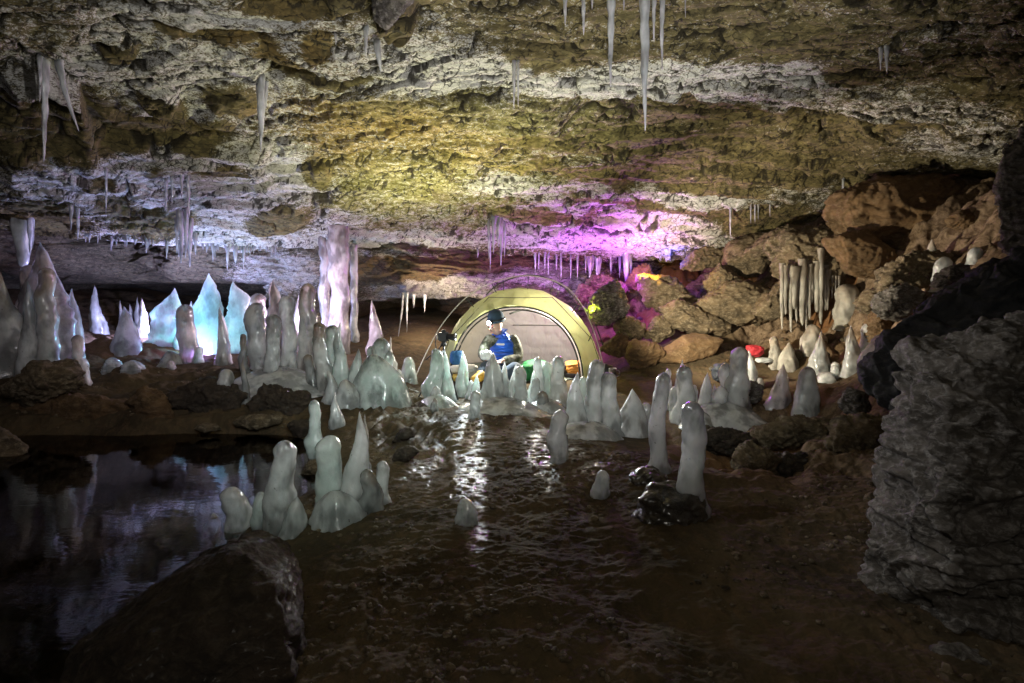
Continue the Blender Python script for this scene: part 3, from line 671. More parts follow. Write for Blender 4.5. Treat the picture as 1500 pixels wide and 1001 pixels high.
S((800,600),(800,584),52,'pile','ice_grey','low ice crust below the straight stout finger and the button tipped one',G2)
S((868,640),(868,618),76,'pile','ice_grey','ice crust joining the thick pair right of the tent to their neighbour',G4)
S((1070,612),(1070,586),84,'pile','ice','ice crust joining the feet of the white row at mid right',G4)
S((1025,628),(1022,600),46,'pile','ice_grey','ice crust in front of the notched white stalagmite',G4)
S((425,562),(425,536),96,'pile','ice_grey','wide ice crust under the grey fingers on the left bank',G1,5.85)
S((1072,600),(1073,547),13,'finger','ice','thin white finger squeezed between the button tip and the tallest one',G4)
S((1046,600),(1047,562),12,'cone','ice','short sharp white cone left of the button tipped stalagmite',G4)
S((1092,600),(1093,556),15,'finger','ice','white shoulder finger at the right foot of the tallest one',G4)
S((990,612),(989,566),14,'finger','ice_grey','grey finger half hidden behind the tall curved stalagmite',G4)
S((946,632),(947,590),18,'finger','ice_grey','small grey finger at the right flank of the wide dark hump',G4)
S((861,630),(862,590),15,'finger','ice_grey','grey finger between the large rounded one and the thick pair',G4)
S((1170,600),(1169,575),11,'finger','ice_grey','small grey peg left of the sparkling rough stalagmite',G5)
# by the pool, nearest
S((405,775),(413,646),37,'finger','ice','thick leaning finger with grey cap and side ledge by the pool',G3,lobes=((.42,0,.55,.7),))
S((463,665),(459,586),22,'club','ice_green','bright green white bottle shaped one standing in dark water',G3,4.2,lobes=((.40,180,.35,.6),(.3,0,.3,.6)))
S((490,625),(490,574),18,'spire','ice_grey','small dim spike with pale tip behind the pool stalagmites',G3,4.7)
S((486,748),(484,638),36,'finger','ice_green','thick pale stalagmite with rounded head left of the tallest by the pool',G3)
S((530,742),(524,603),38,'cone','ice','tallest stalagmite by the pool with scarred dark tip',G3)
S((537,738),(535,606),16,'cone','ice_dark','dark twin ridge on the right side of the tallest pool stalagmite',G3)
S((562,735),(562,675),20,'finger','ice_grey','grey rounded stub right of the tallest pool stalagmite',G3)
S((540,748),(540,687),26,'finger','ice_dark','darker stub in front of the tallest pool stalagmite',G3)
S((386,772),(380,721),24,'finger','ice_green','short bright stub left of the leaning finger by the pool',G3)
S((343,782),(342,713),34,'finger','ice_grey','glassy hooded stump at the water edge, leftmost big one by the pool',G3)
S((313,782),(312,752),20,'mound','ice_grey','small glazed hump at the left of the glassy hooded stump',G3)
S((492,760),(500,718),60,'pile','ice_grey','low skirt of ice around the feet of the pool stalagmites',G3)
S((430,778),(436,728),34,'pile','ice_grey','sloping ice apron right of the leaning finger',G3)
# ------------------------------------------------------------------ icicles
ICN = []
def icicle(px, py, tip, wpx, label=None, group='icicles under the ceiling', D=None, dx=0, mat='icicle', tap=.8):
    seed = len(ICN)*1.9+.4
    if D is None: a = onceil(px, py)
    else: a = P(px, py, D)
    Dp = a.y; e = P(px+dx, tip, Dp); L = max(.03, a.z-e.z); r = wpx*.5*Dp/F
    n, m = (22, 10) if wpx < 7 else (34, 14); t = np.linspace(0, 1, n); th = np.linspace(0, 2*math.pi, m, endpoint=False)
    T, A = np.meshgrid(t, th, indexing='ij')
    rr = r*((1-T)**tap*.95+.06)*(1+.10*np.sin(T*L/r*1.3+seed)+.42*fbm(np.cos(A)+seed, np.sin(A), T*L/r*.25, 2))+r*.5*np.exp(-T*L/(r*1.2))
    rr = np.where(T > .995, 0.001, rr)
    off = .15*r*perlin(T*L*4, T*0+seed)
    V = np.stack([rr*np.cos(A)+(e.x-a.x)*T**1.4+off, rr*np.sin(A), -T*L+(.05+1.4*r)*(1-T)**4], -1).reshape(-1, 3).tolist(); V.append([e.x-a.x, 0, -L])
    Fs = [(i*m+(j+1) % m, i*m+j, (i+1)*m+j, (i+1)*m+(j+1) % m) for i in range(n-1) for j in range(m)]
    Fs += [((n-1)*m+(j+1) % m, (n-1)*m+j, n*m) for j in range(m)]+[tuple(range(m))]
    o = link('icicle', smesh('icicle', V, Fs), M[mat], loc=a); tag(o, label, 'icicle', group); ICN.append(o); return o
I = icicle
I(64,88,238,13,'long thick icicle under the dark overhang in the upper left corner')
I(58,80,150,7,'shorter icicle welded to the left of the long one in the upper left corner')
I(86,92,192,11,'curved icicle swinging right from the dark overhang in the upper left corner',dx=29)
I(382,116,225,13,'ragged tapering icicle hanging where the ceiling steps above the cyan blades')
I(389,120,160,8,'short side icicle on the right of the ragged tapering one')
I(552,62,106,11,'stubby icicle hanging under the leaning rock at the top',dx=6)
I(536,42,84,8,'thinner stubby icicle left of the one under the leaning rock')
I(492,50,66,5,'small icicle beside a brown stone near the top of the ceiling')
I(753,90,160,6,'left one of two slim icicles hanging side by side over the tent')
I(759,90,156,5,'right one of two slim icicles hanging side by side over the tent')
I(895,-30,128,13,'long sharp icicle at the top, second longest of the hanging group')
I(945,-30,192,17,'longest and thickest icicle hanging from the top of the picture')
I(958,-28,62,8,'medium icicle close to the right of the longest one')
I(970,-28,105,9,'thin icicle farther right of the longest one')
I(828,-25,38,9,'short icicle at the top, leftmost of the hanging group')
I(855,-25,52,9,'short icicle at the top left of the long sharp one')
I(867,-25,14,8,'stump of an icicle cut by the top edge of the picture')
I(914,-25,16,6,'tiny icicle tip between the two long ones at the top edge')
I(1004,-20,26,4,'thin faint icicle right of the hanging group at the top')
I(33,312,392,26,'broad grey ice pillar hanging above the giant stalagmites at far left',D=6.6,tap=.35,mat='ice_grey')
I(44,312,372,10,'narrow grey icicle on the right side of the broad hanging pillar',D=6.55)
I(104,300,338,6,'crooked yellowish icicle above the left end of the ledge'); I(114,305,352,6,'longer yellowish icicle above the left end of the ledge')
I(155,248,318,4,'fine icicle hanging by itself on the violet lit rock')
I(143,392,395,1,'') if False else None
for k, (x, y, t_, w_, s) in enumerate(((243,262,310,5,'leftmost thin'),(252,258,300,5,'second thin'),(266,256,292,5,'third thin'),(276,258,320,6,'rightmost thin'))):
    I(x,y,t_,w_,s+' icicle in the row high above the white lit ledge')
I(265,310,386,12,'thickest white icicle of the cluster on the lit ledge'); I(272,305,378,9,'white icicle just right of the thickest in the cluster'); I(259,320,372,7,'white icicle left edge of the ledge cluster')
I(278,325,392,9,'longest pointed white icicle of the ledge cluster'); I(286,345,374,6,'small white icicle at the right of the ledge cluster')
I(333,362,396,6,'pale green icicle, left one of three long ones on the ledge'); I(345,362,388,8,'pale green icicle, widest of three on the ledge'); I(357,362,397,5,'pale green icicle, right one of three long ones on the ledge')
I(312,360,384,5,'white icicle between the cluster and the three pale green ones')
I(244,355,380,5,'slim white icicle left of the ledge cluster'); I(163,350,368,5,'blue lit icicle near the left end of the ledge')
rs = random.Random(5)
LX = np.array([p[0] for p in LIP]); LY = np.array([p[1] for p in LIP])
for x in [rs.uniform(128, 405) for _ in range(62)]:
    x = x+4*math.sin(x*.13); y = float(np.interp(x, LX, LY)); ln = rs.choice((4, 5, 6, 7, 9, 12, 18))
    I(x, y-2, y+ln, rs.uniform(2.2, 4.2), 'short thin icicle in the fringe along the lit ledge on the left', 'fringe of short icicles on the left ledge')
# centre cluster above the tent
for x, y, t_, w_, s in ((716,325,380,5,'leftmost slim'),(723,322,372,8,'second, wider'),(730,318,362,8,'middle wide'),(718,345,398,4,'longest thin'),(734,320,390,8,'right long'),(739,325,378,6,'rightmost')):
    I(x,y,t_,w_,s+' icicle of the pale cluster hanging right above the tent')
I(700,366,378,4,'tiny icicle left of the pale cluster above the tent')
for k, x in enumerate((784,789,798,803,815,822,836,846,858,868)):
    y = float(np.interp(x, LX, LY)); I(x, y-3, y+rs.uniform(14, 34), rs.uniform(3, 5), 'thin pink lit icicle in the row behind the tent top', 'pink lit icicles behind the tent')
I(864,378,412,8,'pale violet icicle, left of the thick purple one'); I(876,378,416,11,'blurry wide violet icicle behind the tent'); I(917,372,420,13,'thick bright purple icicle at the right end of the violet row')
I(908,376,408,5,'thin purple icicle left of the thick bright one'); I(924,376,410,5,'thin purple icicle right of the thick bright one'); I(895,378,402,5,'short purple icicle in the gap of the violet row')
I(1070,305,350,4,'single grey icicle above the middle of the rubble slope'); I(1235,262,312,4,'single faint icicle above the big orange boulder')
for x in (1100,1106,1111,1128): I(x,300,318+(x % 3)*5,3,'faint short icicle on the dim ceiling above the slope','faint short icicles above the slope')
I(1290,72,104,6,'faint pale icicle on the dark ceiling at upper right'); I(1299,70,108,7,'faint wider icicle beside the other on the dark ceiling at upper right')
for x, y, t_ in ((590,436,500),(596,436,488),(606,438,452),(622,438,458)): I(x,y,t_,4,{590:'longest slim icicle in the dark recess left of the tent',596:'second slim icicle in the dark recess, right of the longest',606:'short icicle in the dark recess left of the tent',622:'short icicle in the recess nearest to the tent'}[x],D=9.1,dx=(-8 if x == 590 else 0))
xs_ = [1147,1152,1157,1163,1168,1174,1179,1184,1190,1196,1201,1207,1212]
for k, x in enumerate(xs_):
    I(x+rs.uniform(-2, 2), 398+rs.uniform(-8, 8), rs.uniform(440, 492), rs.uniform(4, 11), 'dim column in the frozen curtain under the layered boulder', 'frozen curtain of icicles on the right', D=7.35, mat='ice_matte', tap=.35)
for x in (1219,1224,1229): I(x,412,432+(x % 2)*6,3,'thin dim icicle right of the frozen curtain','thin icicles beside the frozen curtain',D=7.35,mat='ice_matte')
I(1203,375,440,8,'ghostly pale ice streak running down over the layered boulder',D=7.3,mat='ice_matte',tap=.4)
# ------------------------------------------------------------------ boulders
def hullrock(pts, mat, label, name='boulder', group=None, edge=.03, amp=.05, ns=3.0, seed=0, strat=.0, cat='boulder'):
    pts = [Vector(p) for p in pts]
    c = sum(pts, Vector())/len(pts); z0 = min(p.z for p in pts); base = Vector((c.x, c.y, z0))
    bm = bmesh.new()
    for p in pts: bm.verts.new(p-base)
    r = bmesh.ops.convex_hull(bm, input=bm.verts[:])
    bmesh.ops.delete(bm, geom=[g for g in set(r['geom_interior']+r['geom_unused']) if isinstance(g, bmesh.types.BMVert)], context='VERTS')
    bmesh.ops.triangulate(bm, faces=bm.faces[:])
    bmesh.ops.bevel(bm, geom=bm.edges[:], offset=edge*1.4, segments=2, affect='EDGES', profile=.6, clamp_overlap=True)
    for it in range(9):
        es = [e for e in bm.edges if e.calc_length() > edge*1.5]
        if not es or len(bm.verts) > 60000: break
        bmesh.ops.subdivide_edges(bm, edges=es, cuts=1, use_grid_fill=False)
        bmesh.ops.triangulate(bm, faces=[f for f in bm.faces if len(f.verts) > 3])
    for it in range(1): bmesh.ops.smooth_vert(bm, verts=bm.verts[:], factor=.5, use_axis_x=True, use_axis_y=True, use_axis_z=True)
    bm.normal_update()
    V = np.array([v.co[:] for v in bm.verts]); N = np.array([v.normal[:] for v in bm.verts]); s = seed*3.3+.7
    x, y, z = V.T*ns
    d = fbm(x+s, y, z*1.3, 5, gain=.55)*.9+.6*(1-np.abs(fbm(x*1.7+s, y*1.7, z*2.6, 4, ridge=False))*2)
    if strat: q = z*2.2+fbm(x, y, z+s, 3)*.6; d = d+strat*(stair(q, .15)-q)
    # chipped facets
    wf_ = fbm(x*.6, y*.6+s, z*.8, 2); d = d*.8+2.2*(stair(wf_*3.5, .12)/3.5-wf_)
    wg_ = fbm(x*1.3+9, y*1.3+s, z*1.8, 2); d = d+1.0*(stair(wg_*4, .12)/4-wg_)
    V = V+N*(d*amp)[:, None]
    for v, co in zip(bm.verts, V): v.co = co
    me = bpy.data.meshes.new(name); bm.to_mesh(me); bm.free()
    me.polygons.foreach_set('use_smooth', [True]*len(me.polygons))
    o = link(name, me, M[mat], loc=base); tag(o, label, cat, group); return o
def blob(cx, cy, rx, ry, D=None, dep=.9, tilt=0, n=13, seed=1):
    """corner points of a chipped stone filling an ellipse seen at that place"""
    rs = random.Random(seed); b = onfloor(cx, cy+ry*.7) if D is None else P(cx, cy, D)
    Dp = b.y+.0; c = P(cx, cy, Dp); a = rx*Dp/F; h = ry*Dp/F; q = (a+h)*.5*dep; out = []
    for i in range(n):
        zz = 1-2*(i+.5)/n; ph = i*2.39996+rs.uniform(-.4, .4); rr = math.sqrt(1-zz*zz)
        v = Vector((rr*math.cos(ph), zz, rr*math.sin(ph)))*rs.uniform(.86, 1.12)
        x, z = v.x*a, v.z*h; t = R(tilt); out.append(Vector((c.x+x*math.cos(t)+z*math.sin(t), Dp+v.y*q+q*.35, c.z-x*math.sin(t)+z*math.cos(t))))
    return out
H = hullrock
# nearest: black boulder with its pale broken flank, filling the right edge
H([P(1258,548,3.3),P(1300,490,3.3),P(1375,440,3.3),P(1440,405,3.3),P(1540,350,3.2),P(1700,330,3.1),P(1290,592,3.1),P(1330,600,2.9),P(1420,640,2.7),P(1700,700,2.6),P(1400,420,3.9),P(1600,330,3.9),P(1300,520,3.8),P(1700,600,3.8)],
  'rock_charcoal', 'huge smooth black boulder sloping down from the right edge', edge=.014, amp=.055, ns=2.6, seed=3)
H([P(1330,515,2.55),P(1395,525,2.45),P(1520,480,2.4),P(1322,600,2.6),P(1300,720,2.45),P(1272,835,2.3),P(1275,880,2.25),P(1330,950,2.1),P(1375,985,2.0),P(1600,1010,2.0),P(1385,700,2.02),P(1400,850,1.92),P(1385,570,2.2),P(1700,700,2.02),P(1600,900,1.87),P(1640,430,2.8),P(1350,560,3.1),P(1320,800,3),P(1400,960,2.8),P(1700,1000,2.6)],
  'rock_grey', 'massive pale grey broken rock face in the right foreground', edge=.010, amp=.075, ns=2.4, seed=8)
H([P(1340,990,1.75),P(1370,940,1.8),P(1430,960,1.75),P(1520,1010,1.7),P(1520,1150,1.6),P(1330,1150,1.6),P(1380,1000,2.1),P(1500,980,2.0)], 'rock_grey', 'grey stone cut off by the bottom right corner', edge=.012, amp=.02, ns=5, seed=4)
# near left dark boulder
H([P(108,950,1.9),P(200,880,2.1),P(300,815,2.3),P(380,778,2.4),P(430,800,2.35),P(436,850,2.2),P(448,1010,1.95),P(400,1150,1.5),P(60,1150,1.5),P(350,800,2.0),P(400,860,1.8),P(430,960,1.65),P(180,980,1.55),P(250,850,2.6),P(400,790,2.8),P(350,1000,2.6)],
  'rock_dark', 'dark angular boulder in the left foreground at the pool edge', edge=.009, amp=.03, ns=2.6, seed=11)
H([P(-60,600,4.6),P(0,628,4.4),P(25,640,4.4),P(44,660,4.3),P(20,675,4.2),P(-60,690,4.1),P(-60,620,5),P(20,650,4.7)], 'rock', 'brown stone lying in the pool at the left edge', edge=.014, amp=.02, ns=5, seed=5)
H(blob(55,562,62,34,5.0,.8,-12,14,31), 'rock', 'striped brown boulder below the giant stalagmites at far left', edge=.014, amp=.04, ns=4, seed=6, strat=.6)
H(blob(125,606,125,30,5.05,.35,3,16,32), 'rock_orange', 'long low clay brown boulder along the left pool shore', edge=.018, amp=.04, ns=3, seed=7)
H(blob(215,598,40,34,5.0,.7,5,12,33), 'rock_orange', 'rounded clay brown boulder where the shore turns', edge=.014, amp=.035, ns=4, seed=8)
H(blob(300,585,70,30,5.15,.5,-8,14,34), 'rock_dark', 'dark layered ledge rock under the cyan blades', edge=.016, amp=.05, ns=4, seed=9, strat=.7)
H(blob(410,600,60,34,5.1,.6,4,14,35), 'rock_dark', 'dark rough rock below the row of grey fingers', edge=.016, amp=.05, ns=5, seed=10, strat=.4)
H(blob(375,618,42,12,4.8,.7,-5,12,36), 'rock', 'flat slab at the far water edge under the dark rough rock', edge=.014, amp=.02, ns=5, seed=12)
H(blob(300,628,26,8,4.75,.9,0,12,37), 'rock', 'small flat stone at the far water edge', edge=.012, amp=.015, ns=6, seed=13)
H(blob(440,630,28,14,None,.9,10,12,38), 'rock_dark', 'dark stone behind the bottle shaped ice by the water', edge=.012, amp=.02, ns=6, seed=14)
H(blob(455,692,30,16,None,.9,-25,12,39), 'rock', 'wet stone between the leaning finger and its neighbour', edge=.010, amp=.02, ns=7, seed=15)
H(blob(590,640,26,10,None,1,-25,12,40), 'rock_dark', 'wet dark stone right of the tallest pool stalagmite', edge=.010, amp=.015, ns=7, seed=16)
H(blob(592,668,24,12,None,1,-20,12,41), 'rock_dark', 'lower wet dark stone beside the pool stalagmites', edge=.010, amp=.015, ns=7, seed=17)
# the glazed knoll and other rocks at right
M['rock_glazed'] = rockmat('ice_glazed_rock', (.03, .024, .017), (.08, .058, .038), (.17, .15, .12), 1.4, .35, wet=1.0)
H(blob(985,752,62,44,2.75,.8,0,16,51), 'rock_glazed', 'ice glazed dark knoll carrying the dark capped stalagmite', edge=.010, amp=.028, ns=4, seed=18)
H(blob(952,708,40,24,3.25,.9,0,14,52), 'rock_glazed', 'ice glazed rock under the tall curved stalagmite', edge=.010, amp=.022, ns=5, seed=19)
H(blob(1108,688,42,38,3.9,.8,-35,12,53), 'rock', 'pointed brown rock standing right of the glazed knoll', edge=.011, amp=.03, ns=6, seed=20)
H(blob(1170,690,44,26,3.9,.8,0,12,54), 'rock_dark', 'dark lumpy rock beside the pointed brown one', edge=.012, amp=.035, ns=6, seed=21)
H(blob(1060,648,60,22,4.5,.7,5,12,55), 'rock_dark', 'dark layered rock behind the dark capped stalagmite', edge=.012, amp=.03, ns=5, seed=22, strat=.5)
H(blob(1170,640,90,26,4.6,.5,-4,14,56), 'rock', 'brown layered shelf below the sparkling stalagmite', edge=.014, amp=.04, ns=5, seed=23, strat=.5)
H(blob(1260,650,50,40,4.0,.8,-15,14,57), 'rock', 'rough brown rock next to the black boulder', edge=.013, amp=.045, ns=5, seed=24)
H(blob(1258,592,22,28,4.3,.8,25,11,58), 'rock_grey', 'pale chipped rock at the foot of the black boulder', edge=.011, amp=.025, ns=8, seed=25)
H(blob(1102,577,18,24,5.6,.8,10,11,59), 'rock_grey', 'small pale rock below the end of the white ice row', edge=.012, amp=.025, ns=8, seed=26)
H(blob(1060,862,24,26,2.3,.9,10,11,60), 'rock_dark', 'low dark stone half sunk in the mud of the right foreground', edge=.009, amp=.012, ns=7, seed=27)
H(blob(985,880,60,30,2.25,1,-15,12,62), 'rock_dark', 'mud covered slab in the foreground right of the middle', edge=.010, amp=.015, ns=5, seed=28)
H(blob(1283,734,18,13,3.0,.9,0,11,61), 'rock', 'fist sized brown stone against the grey rock face', edge=.008, amp=.010, ns=10, seed=29)
H(blob(1150,965,70,26,1.85,.9,-15,12,63), 'rock_dark', 'dark mud lump at the bottom edge right of the middle', edge=.009, amp=.015, ns=5, seed=30)
# rubble slope
H(blob(1100,376,53,34,8.4,.7,-42,12,71), 'rock', 'pale tilted slab high on the rubble slope', edge=.022, amp=.04, ns=2.5, seed=31)
H(blob(1090,448,70,39,7.9,.7,8,12,72), 'rock', 'big rounded brown block under the tilted slab', edge=.022, amp=.05, ns=2.5, seed=32)
H(blob(982,436,70,30,8.4,.6,32,12,73), 'rock', 'long slab dipping right near the yellow lit stones', edge=.022, amp=.05, ns=2.5, seed=33, strat=.5)
H(blob(893,448,31,41,7.9,.8,20,12,74), 'rock_grey', 'upright grey brown rock right beside the tent', edge=.016, amp=.045, ns=4, seed=34)
H(blob(1340,306,134,60,7.1,.5,4,16,75), 'rock_orange', 'very large orange brown boulder high under the ceiling at right', edge=.026, amp=.08, ns=1.8, seed=35)
H(blob(1424,322,38,20,6.2,.8,-4,11,76), 'rock_orange', 'flat orange stone on top of the very large boulder', edge=.016, amp=.03, ns=4, seed=36)
H(blob(1205,378,82,48,7.5,.6,10,14,77), 'rock', 'layered brown boulder above the frozen curtain', edge=.020, amp=.07, ns=2.6, seed=37, strat=.6)
H(blob(1035,378,41,18,8.7,.8,-18,11,78), 'rock', 'small stack stone on the left shoulder of the slope', edge=.018, amp=.04, ns=4, seed=38)
H(blob(1062,412,31,28,8.3,.8,20,11,79), 'rock', 'wedge of brown stone left of the tilted slab', edge=.018, amp=.04, ns=4, seed=39)
H(blob(1322,442,36,30,5.4,.8,-10,11,80), 'rock_grey', 'frost speckled white rock behind the black boulder', edge=.014, amp=.04, ns=6, seed=40)
H(blob(1404,408,31,23,4.8,.8,-10,11,81), 'rock_grey', 'frost speckled rock under the white ice stub', edge=.012, amp=.03, ns=7, seed=41)
H(blob(1355,400,72,30,5.7,.7,-20,13,82), 'rock', 'brown boulder below the dim grey ice hump', edge=.016, amp=.05, ns=4, seed=42)
H([P(1470,215,4.6),P(1500,190,4.6),P(1560,180,4.6),P(1464,300,4.5),P(1466,360,4.4),P(1490,385,4.3),P(1580,390,4.2),P(1600,250,4.2),P(1480,250,5),P(1490,370,5),P(1600,380,5)], 'rock_grey', 'tall pale buttress at the right edge under the ceiling', edge=.014, amp=.05, ns=3, seed=43)
H(blob(1290,480,22,34,6.1,.8,10,11,83), 'rock_orange', 'yellow brown rock behind the grey stalagmite at the black boulder', edge=.014, amp=.03, ns=6, seed=44)
H(blob(925,482,26,22,7.9,.8,20,11,84), 'rock', 'brown rock to the right of the grey upright one', edge=.016, amp=.035, ns=5, seed=45)
H(blob(968,484,24,20,7.9,.8,-15,11,85), 'rock', 'rounded stone in the middle of the lower slope', edge=.016, amp=.035, ns=5, seed=46)
H(blob(905,508,26,18,7.7,.8,5,11,86), 'rock_orange', 'orange clay stone next to the black pot', edge=.016, amp=.03, ns=5, seed=47)
H(blob(945,520,36,24,7.4,.8,-5,12,87), 'rock_orange', 'orange clay block behind the wide dark ice hump', edge=.016, amp=.035, ns=4, seed=48)
H(blob(1010,516,62,26,7.4,.7,-18,13,88), 'rock_orange', 'smooth mound of orange clay at the foot of the slope', edge=.018, amp=.014, ns=2.5, seed=49)
H(blob(940,408,26,20,9.0,.8,-30,11,89), 'rock_orange', 'yellow lit stone at the top left of the slope', edge=.016, amp=.04, ns=5, seed=50)
H(blob(880,415,26,16,9.1,.8,10,11,90), 'rock', 'magenta lit stone behind the tent top', edge=.016, amp=.04, ns=5, seed=51)
H(blob(858,432,20,16,9.0,.8,-10,11,91), 'rock', 'violet lit stone low behind the tent top', edge=.016, amp=.04, ns=5, seed=52)
H(blob(905,425,18,14,8.9,.8,0,11,92), 'rock', 'dark violet stone beside the hidden lamp', edge=.014, amp=.03, ns=6, seed=53)
H([P(540,-60,3.3),P(620,-60,3.3),P(600,10,3.6),P(560,45,3.7),P(548,30,3.7),P(575,-20,3.9),P(620,-40,3.9),P(585,20,3.5)], 'rock_grey', 'leaning grey flake of rock stuck in the ceiling at the top', edge=.012, amp=.025, ns=5, seed=54)
protos = []
for k in range(6):
    pts = []
    for i in range(11):
        zz = 1-2*(i+.5)/11; ph = i*2.4+random.uniform(-.4, .4); rr = math.sqrt(1-zz*zz); pts.append(Vector((rr*math.cos(ph)*1.1, rr*math.sin(ph)*.9, zz*.7))*random.uniform(.85, 1.1))
    protos.append(H(pts, ('rock', 'rock_orange', 'rock', 'rock_grey', 'rock', 'rock_orange')[k], 'loose stone in the rubble of the slope', 'stone', 'loose stones on the rubble slope', edge=.11, amp=.10, ns=1.6, seed=60+k, cat='stone'))
H(blob(1165,432,66,30,7.5,.6,-24,11,101), 'rock', 'long tan slab tilted up to the right, left of the frozen curtain', edge=.018, amp=.04, ns=2.6, seed=81, strat=.3)
H(blob(1020,470,62,26,7.9,.6,14,11,102), 'rock', 'tan slab lying across the lower slope above the clay mound', edge=.018, amp=.04, ns=2.6, seed=82, strat=.3)
H(blob(1150,352,60,24,8.1,.6,-20,11,103), 'rock', 'tan slab under the ceiling at the top of the slope', edge=.018, amp=.04, ns=2.6, seed=83, strat=.3)
H(blob(1270,372,60,34,6.9,.6,18,12,104), 'rock_orange', 'angular brown block above the dim ice dome', edge=.018, amp=.04, ns=2.6, seed=84)
H(blob(1300,440,46,30,6.5,.6,-14,12,105), 'rock', 'angular brown block left of the frost speckled rock', edge=.016, amp=.04, ns=3, seed=85)
rs = random.Random(21); cnt = 0
spots = []
while cnt < 110:
    px = rs.uniform(865, 1330); py = rs.uniform(320, 560)
    top = np.interp(px, [865, 950, 1050, 1150, 1250, 1330], [430, 395, 365, 335, 300, 330]); low = np.interp(px, [865, 1000, 1100, 1330], [520, 548, 545, 520])
    if not (top < py < low): continue
    if 960 < px < 1060 and 492 < py < 535: continue
    D = hit(px, py, fl, 1)
    p = P(px, py, D); s = rs.choice((3.5, 5, 7, 10, 14))*D/F
    src = protos[cnt % 6]; o = src if cnt < 6 else src.copy()
    if cnt >= 6: COL.objects.link(o)
    o.location = (p.x, p.y, float(fl.at(p.x, p.y))-s*.25); o.scale = (s, s, s); o.rotation_euler = (rs.uniform(-.5, .5), rs.uniform(-.5, .5), rs.uniform(0, 6.3)); cnt += 1

H(blob(140,748,34,6,3.35,.9,-4,11,91), 'rock', 'pale flat stone just breaking the pool surface, lower one', edge=.010, amp=.012, ns=7, seed=71)
H(blob(208,738,18,5,3.4,.9,0,11,92), 'rock', 'small pale stone at the pool surface right of the lower flat one', edge=.010, amp=.010, ns=7, seed=72)
H(blob(390,680,50,10,4.3,.6,-8,12,93), 'rock', 'long low stone spit running into the pool behind the leaning finger', edge=.012, amp=.02, ns=5, seed=73)

# grit and small broken stones lying on the mud: nobody could count them
rs = np.random.RandomState(4); bmi = bmesh.new(); bmesh.ops.create_icosphere(bmi, subdivisions=2, radius=1)
iv = np.array([v.co[:] for v in bmi.verts]); ifc = np.array([[v.index for v in f.verts] for f in bmi.faces]); bmi.free()
gv = []; gf = []; k = 0; off = 0
while k < 2600:
    y = rs.uniform(1.6, 6.4); x = rs.uniform(-1.05, 1.1)*y*.9
    zf = float(fl.at(x, y))
    if zf < -.06 or x > 2.9 or (abs(x-.1) < 1.15 and y > 6.6): continue
    if float(perlin(np.array([x*1.3]), np.array([y*1.3]), 44)[0]) < rs.uniform(-.25, .35): continue
    sz = .004+.016*rs.rand()**3+(.02*rs.rand() if rs.rand() < .04 else 0)
    d = iv*(1+.35*np.sign(rs.normal(size=(len(iv), 1)))*rs.rand(len(iv), 1)*.6)*np.array([1, rs.uniform(.6, 1), rs.uniform(.45, .8)])*sz
    a = rs.rand()*6.3; c_, s_ = math.cos(a), math.sin(a); d = d @ np.array([[c_, s_, 0], [-s_, c_, 0], [0, 0, 1]])
    gv.append(d+np.array([x, y, zf+sz*.15])); gf.append(ifc+off); off += len(iv); k += 1
gr_ = link('gravel', smesh('gravel', np.concatenate(gv).tolist(), np.concatenate(gf).tolist(), False), M['rock'])
tag(gr_, 'small broken stones and grit scattered over the muddy cave floor', 'gravel', kind='stuff')
# ------------------------------------------------------------------ camp
def fabric(name, col, transl=.45, rough=.6, wr=18, bs=.35):
    t = NT(name); tc = t.n('ShaderNodeTexCoord'); pos = tc.outputs['Object']
    n = t.noise(t.mapping(pos, (1, 1, .5)), wr*.3, 3, .5, .8); n2 = t.noise(pos, 260, 2, .5)
    c = t.mix(n, tuple(v*.88 for v in col), tuple(min(1, v*1.1) for v in col))
    b = t.bump(n, bs, .05); b = t.bump(n2, .15, .002, b)
    p = t.n('ShaderNodeBsdfPrincipled'); t.l(c, p.inputs['Base Color']); setp(p, rough=rough, spec=.3); t.l(b, p.inputs['Normal'])
    tr = t.n('ShaderNodeBsdfTranslucent'); t.l(c, tr.inputs[0]); t.l(b, tr.inputs['Normal'])
    mx = t.n('ShaderNodeMixShader'); mx.inputs[0].default_value = transl; t.l(p.outputs[0], mx.inputs[1]); t.l(tr.outputs[0], mx.inputs[2]); t.l(mx.outputs[0], t.out.inputs[0]); return t.m
M['fly'] = fabric('olive_tent_fabric', (.62, .66, .32), .6, bs=1)
M['inner'] = fabric('pale_inner_fabric', (.38, .345, .35), .5, bs=.8)
M['piping'] = simple('dark_piping', (.03, .03, .025), .7)
M['pole'] = simple('aluminium_pole', (.55, .52, .42), .35, metal=.6)
M['poledark'] = simple('dark_green_pole', (.05, .07, .04), .4)
M['black'] = simple('black_plastic', (.02, .02, .022), .4)
M['steel'] = simple('brushed_steel', (.5, .5, .52), .3, metal=1.0)
def empty(name, loc, label, cat, group=None):
    o = bpy.data.objects.new(name, None); COL.objects.link(o); o.location = loc; o.empty_display_size = .1
    return tag(o, label, cat, group)
def child(name, me, mat, par, label=None):
    """mesh given in world space becomes a part of par"""
    me.transform(Matrix.Translation(-Vector(par.matrix_world.translation if par.parent else par.location)))
    o = link(name, me, mat, par)
    if label: o['label'] = label
    return o
def sub(name, me, mat, par, root):
    me.transform(Matrix.Translation(-Vector(root.location))); return link(name, me, mat, par)
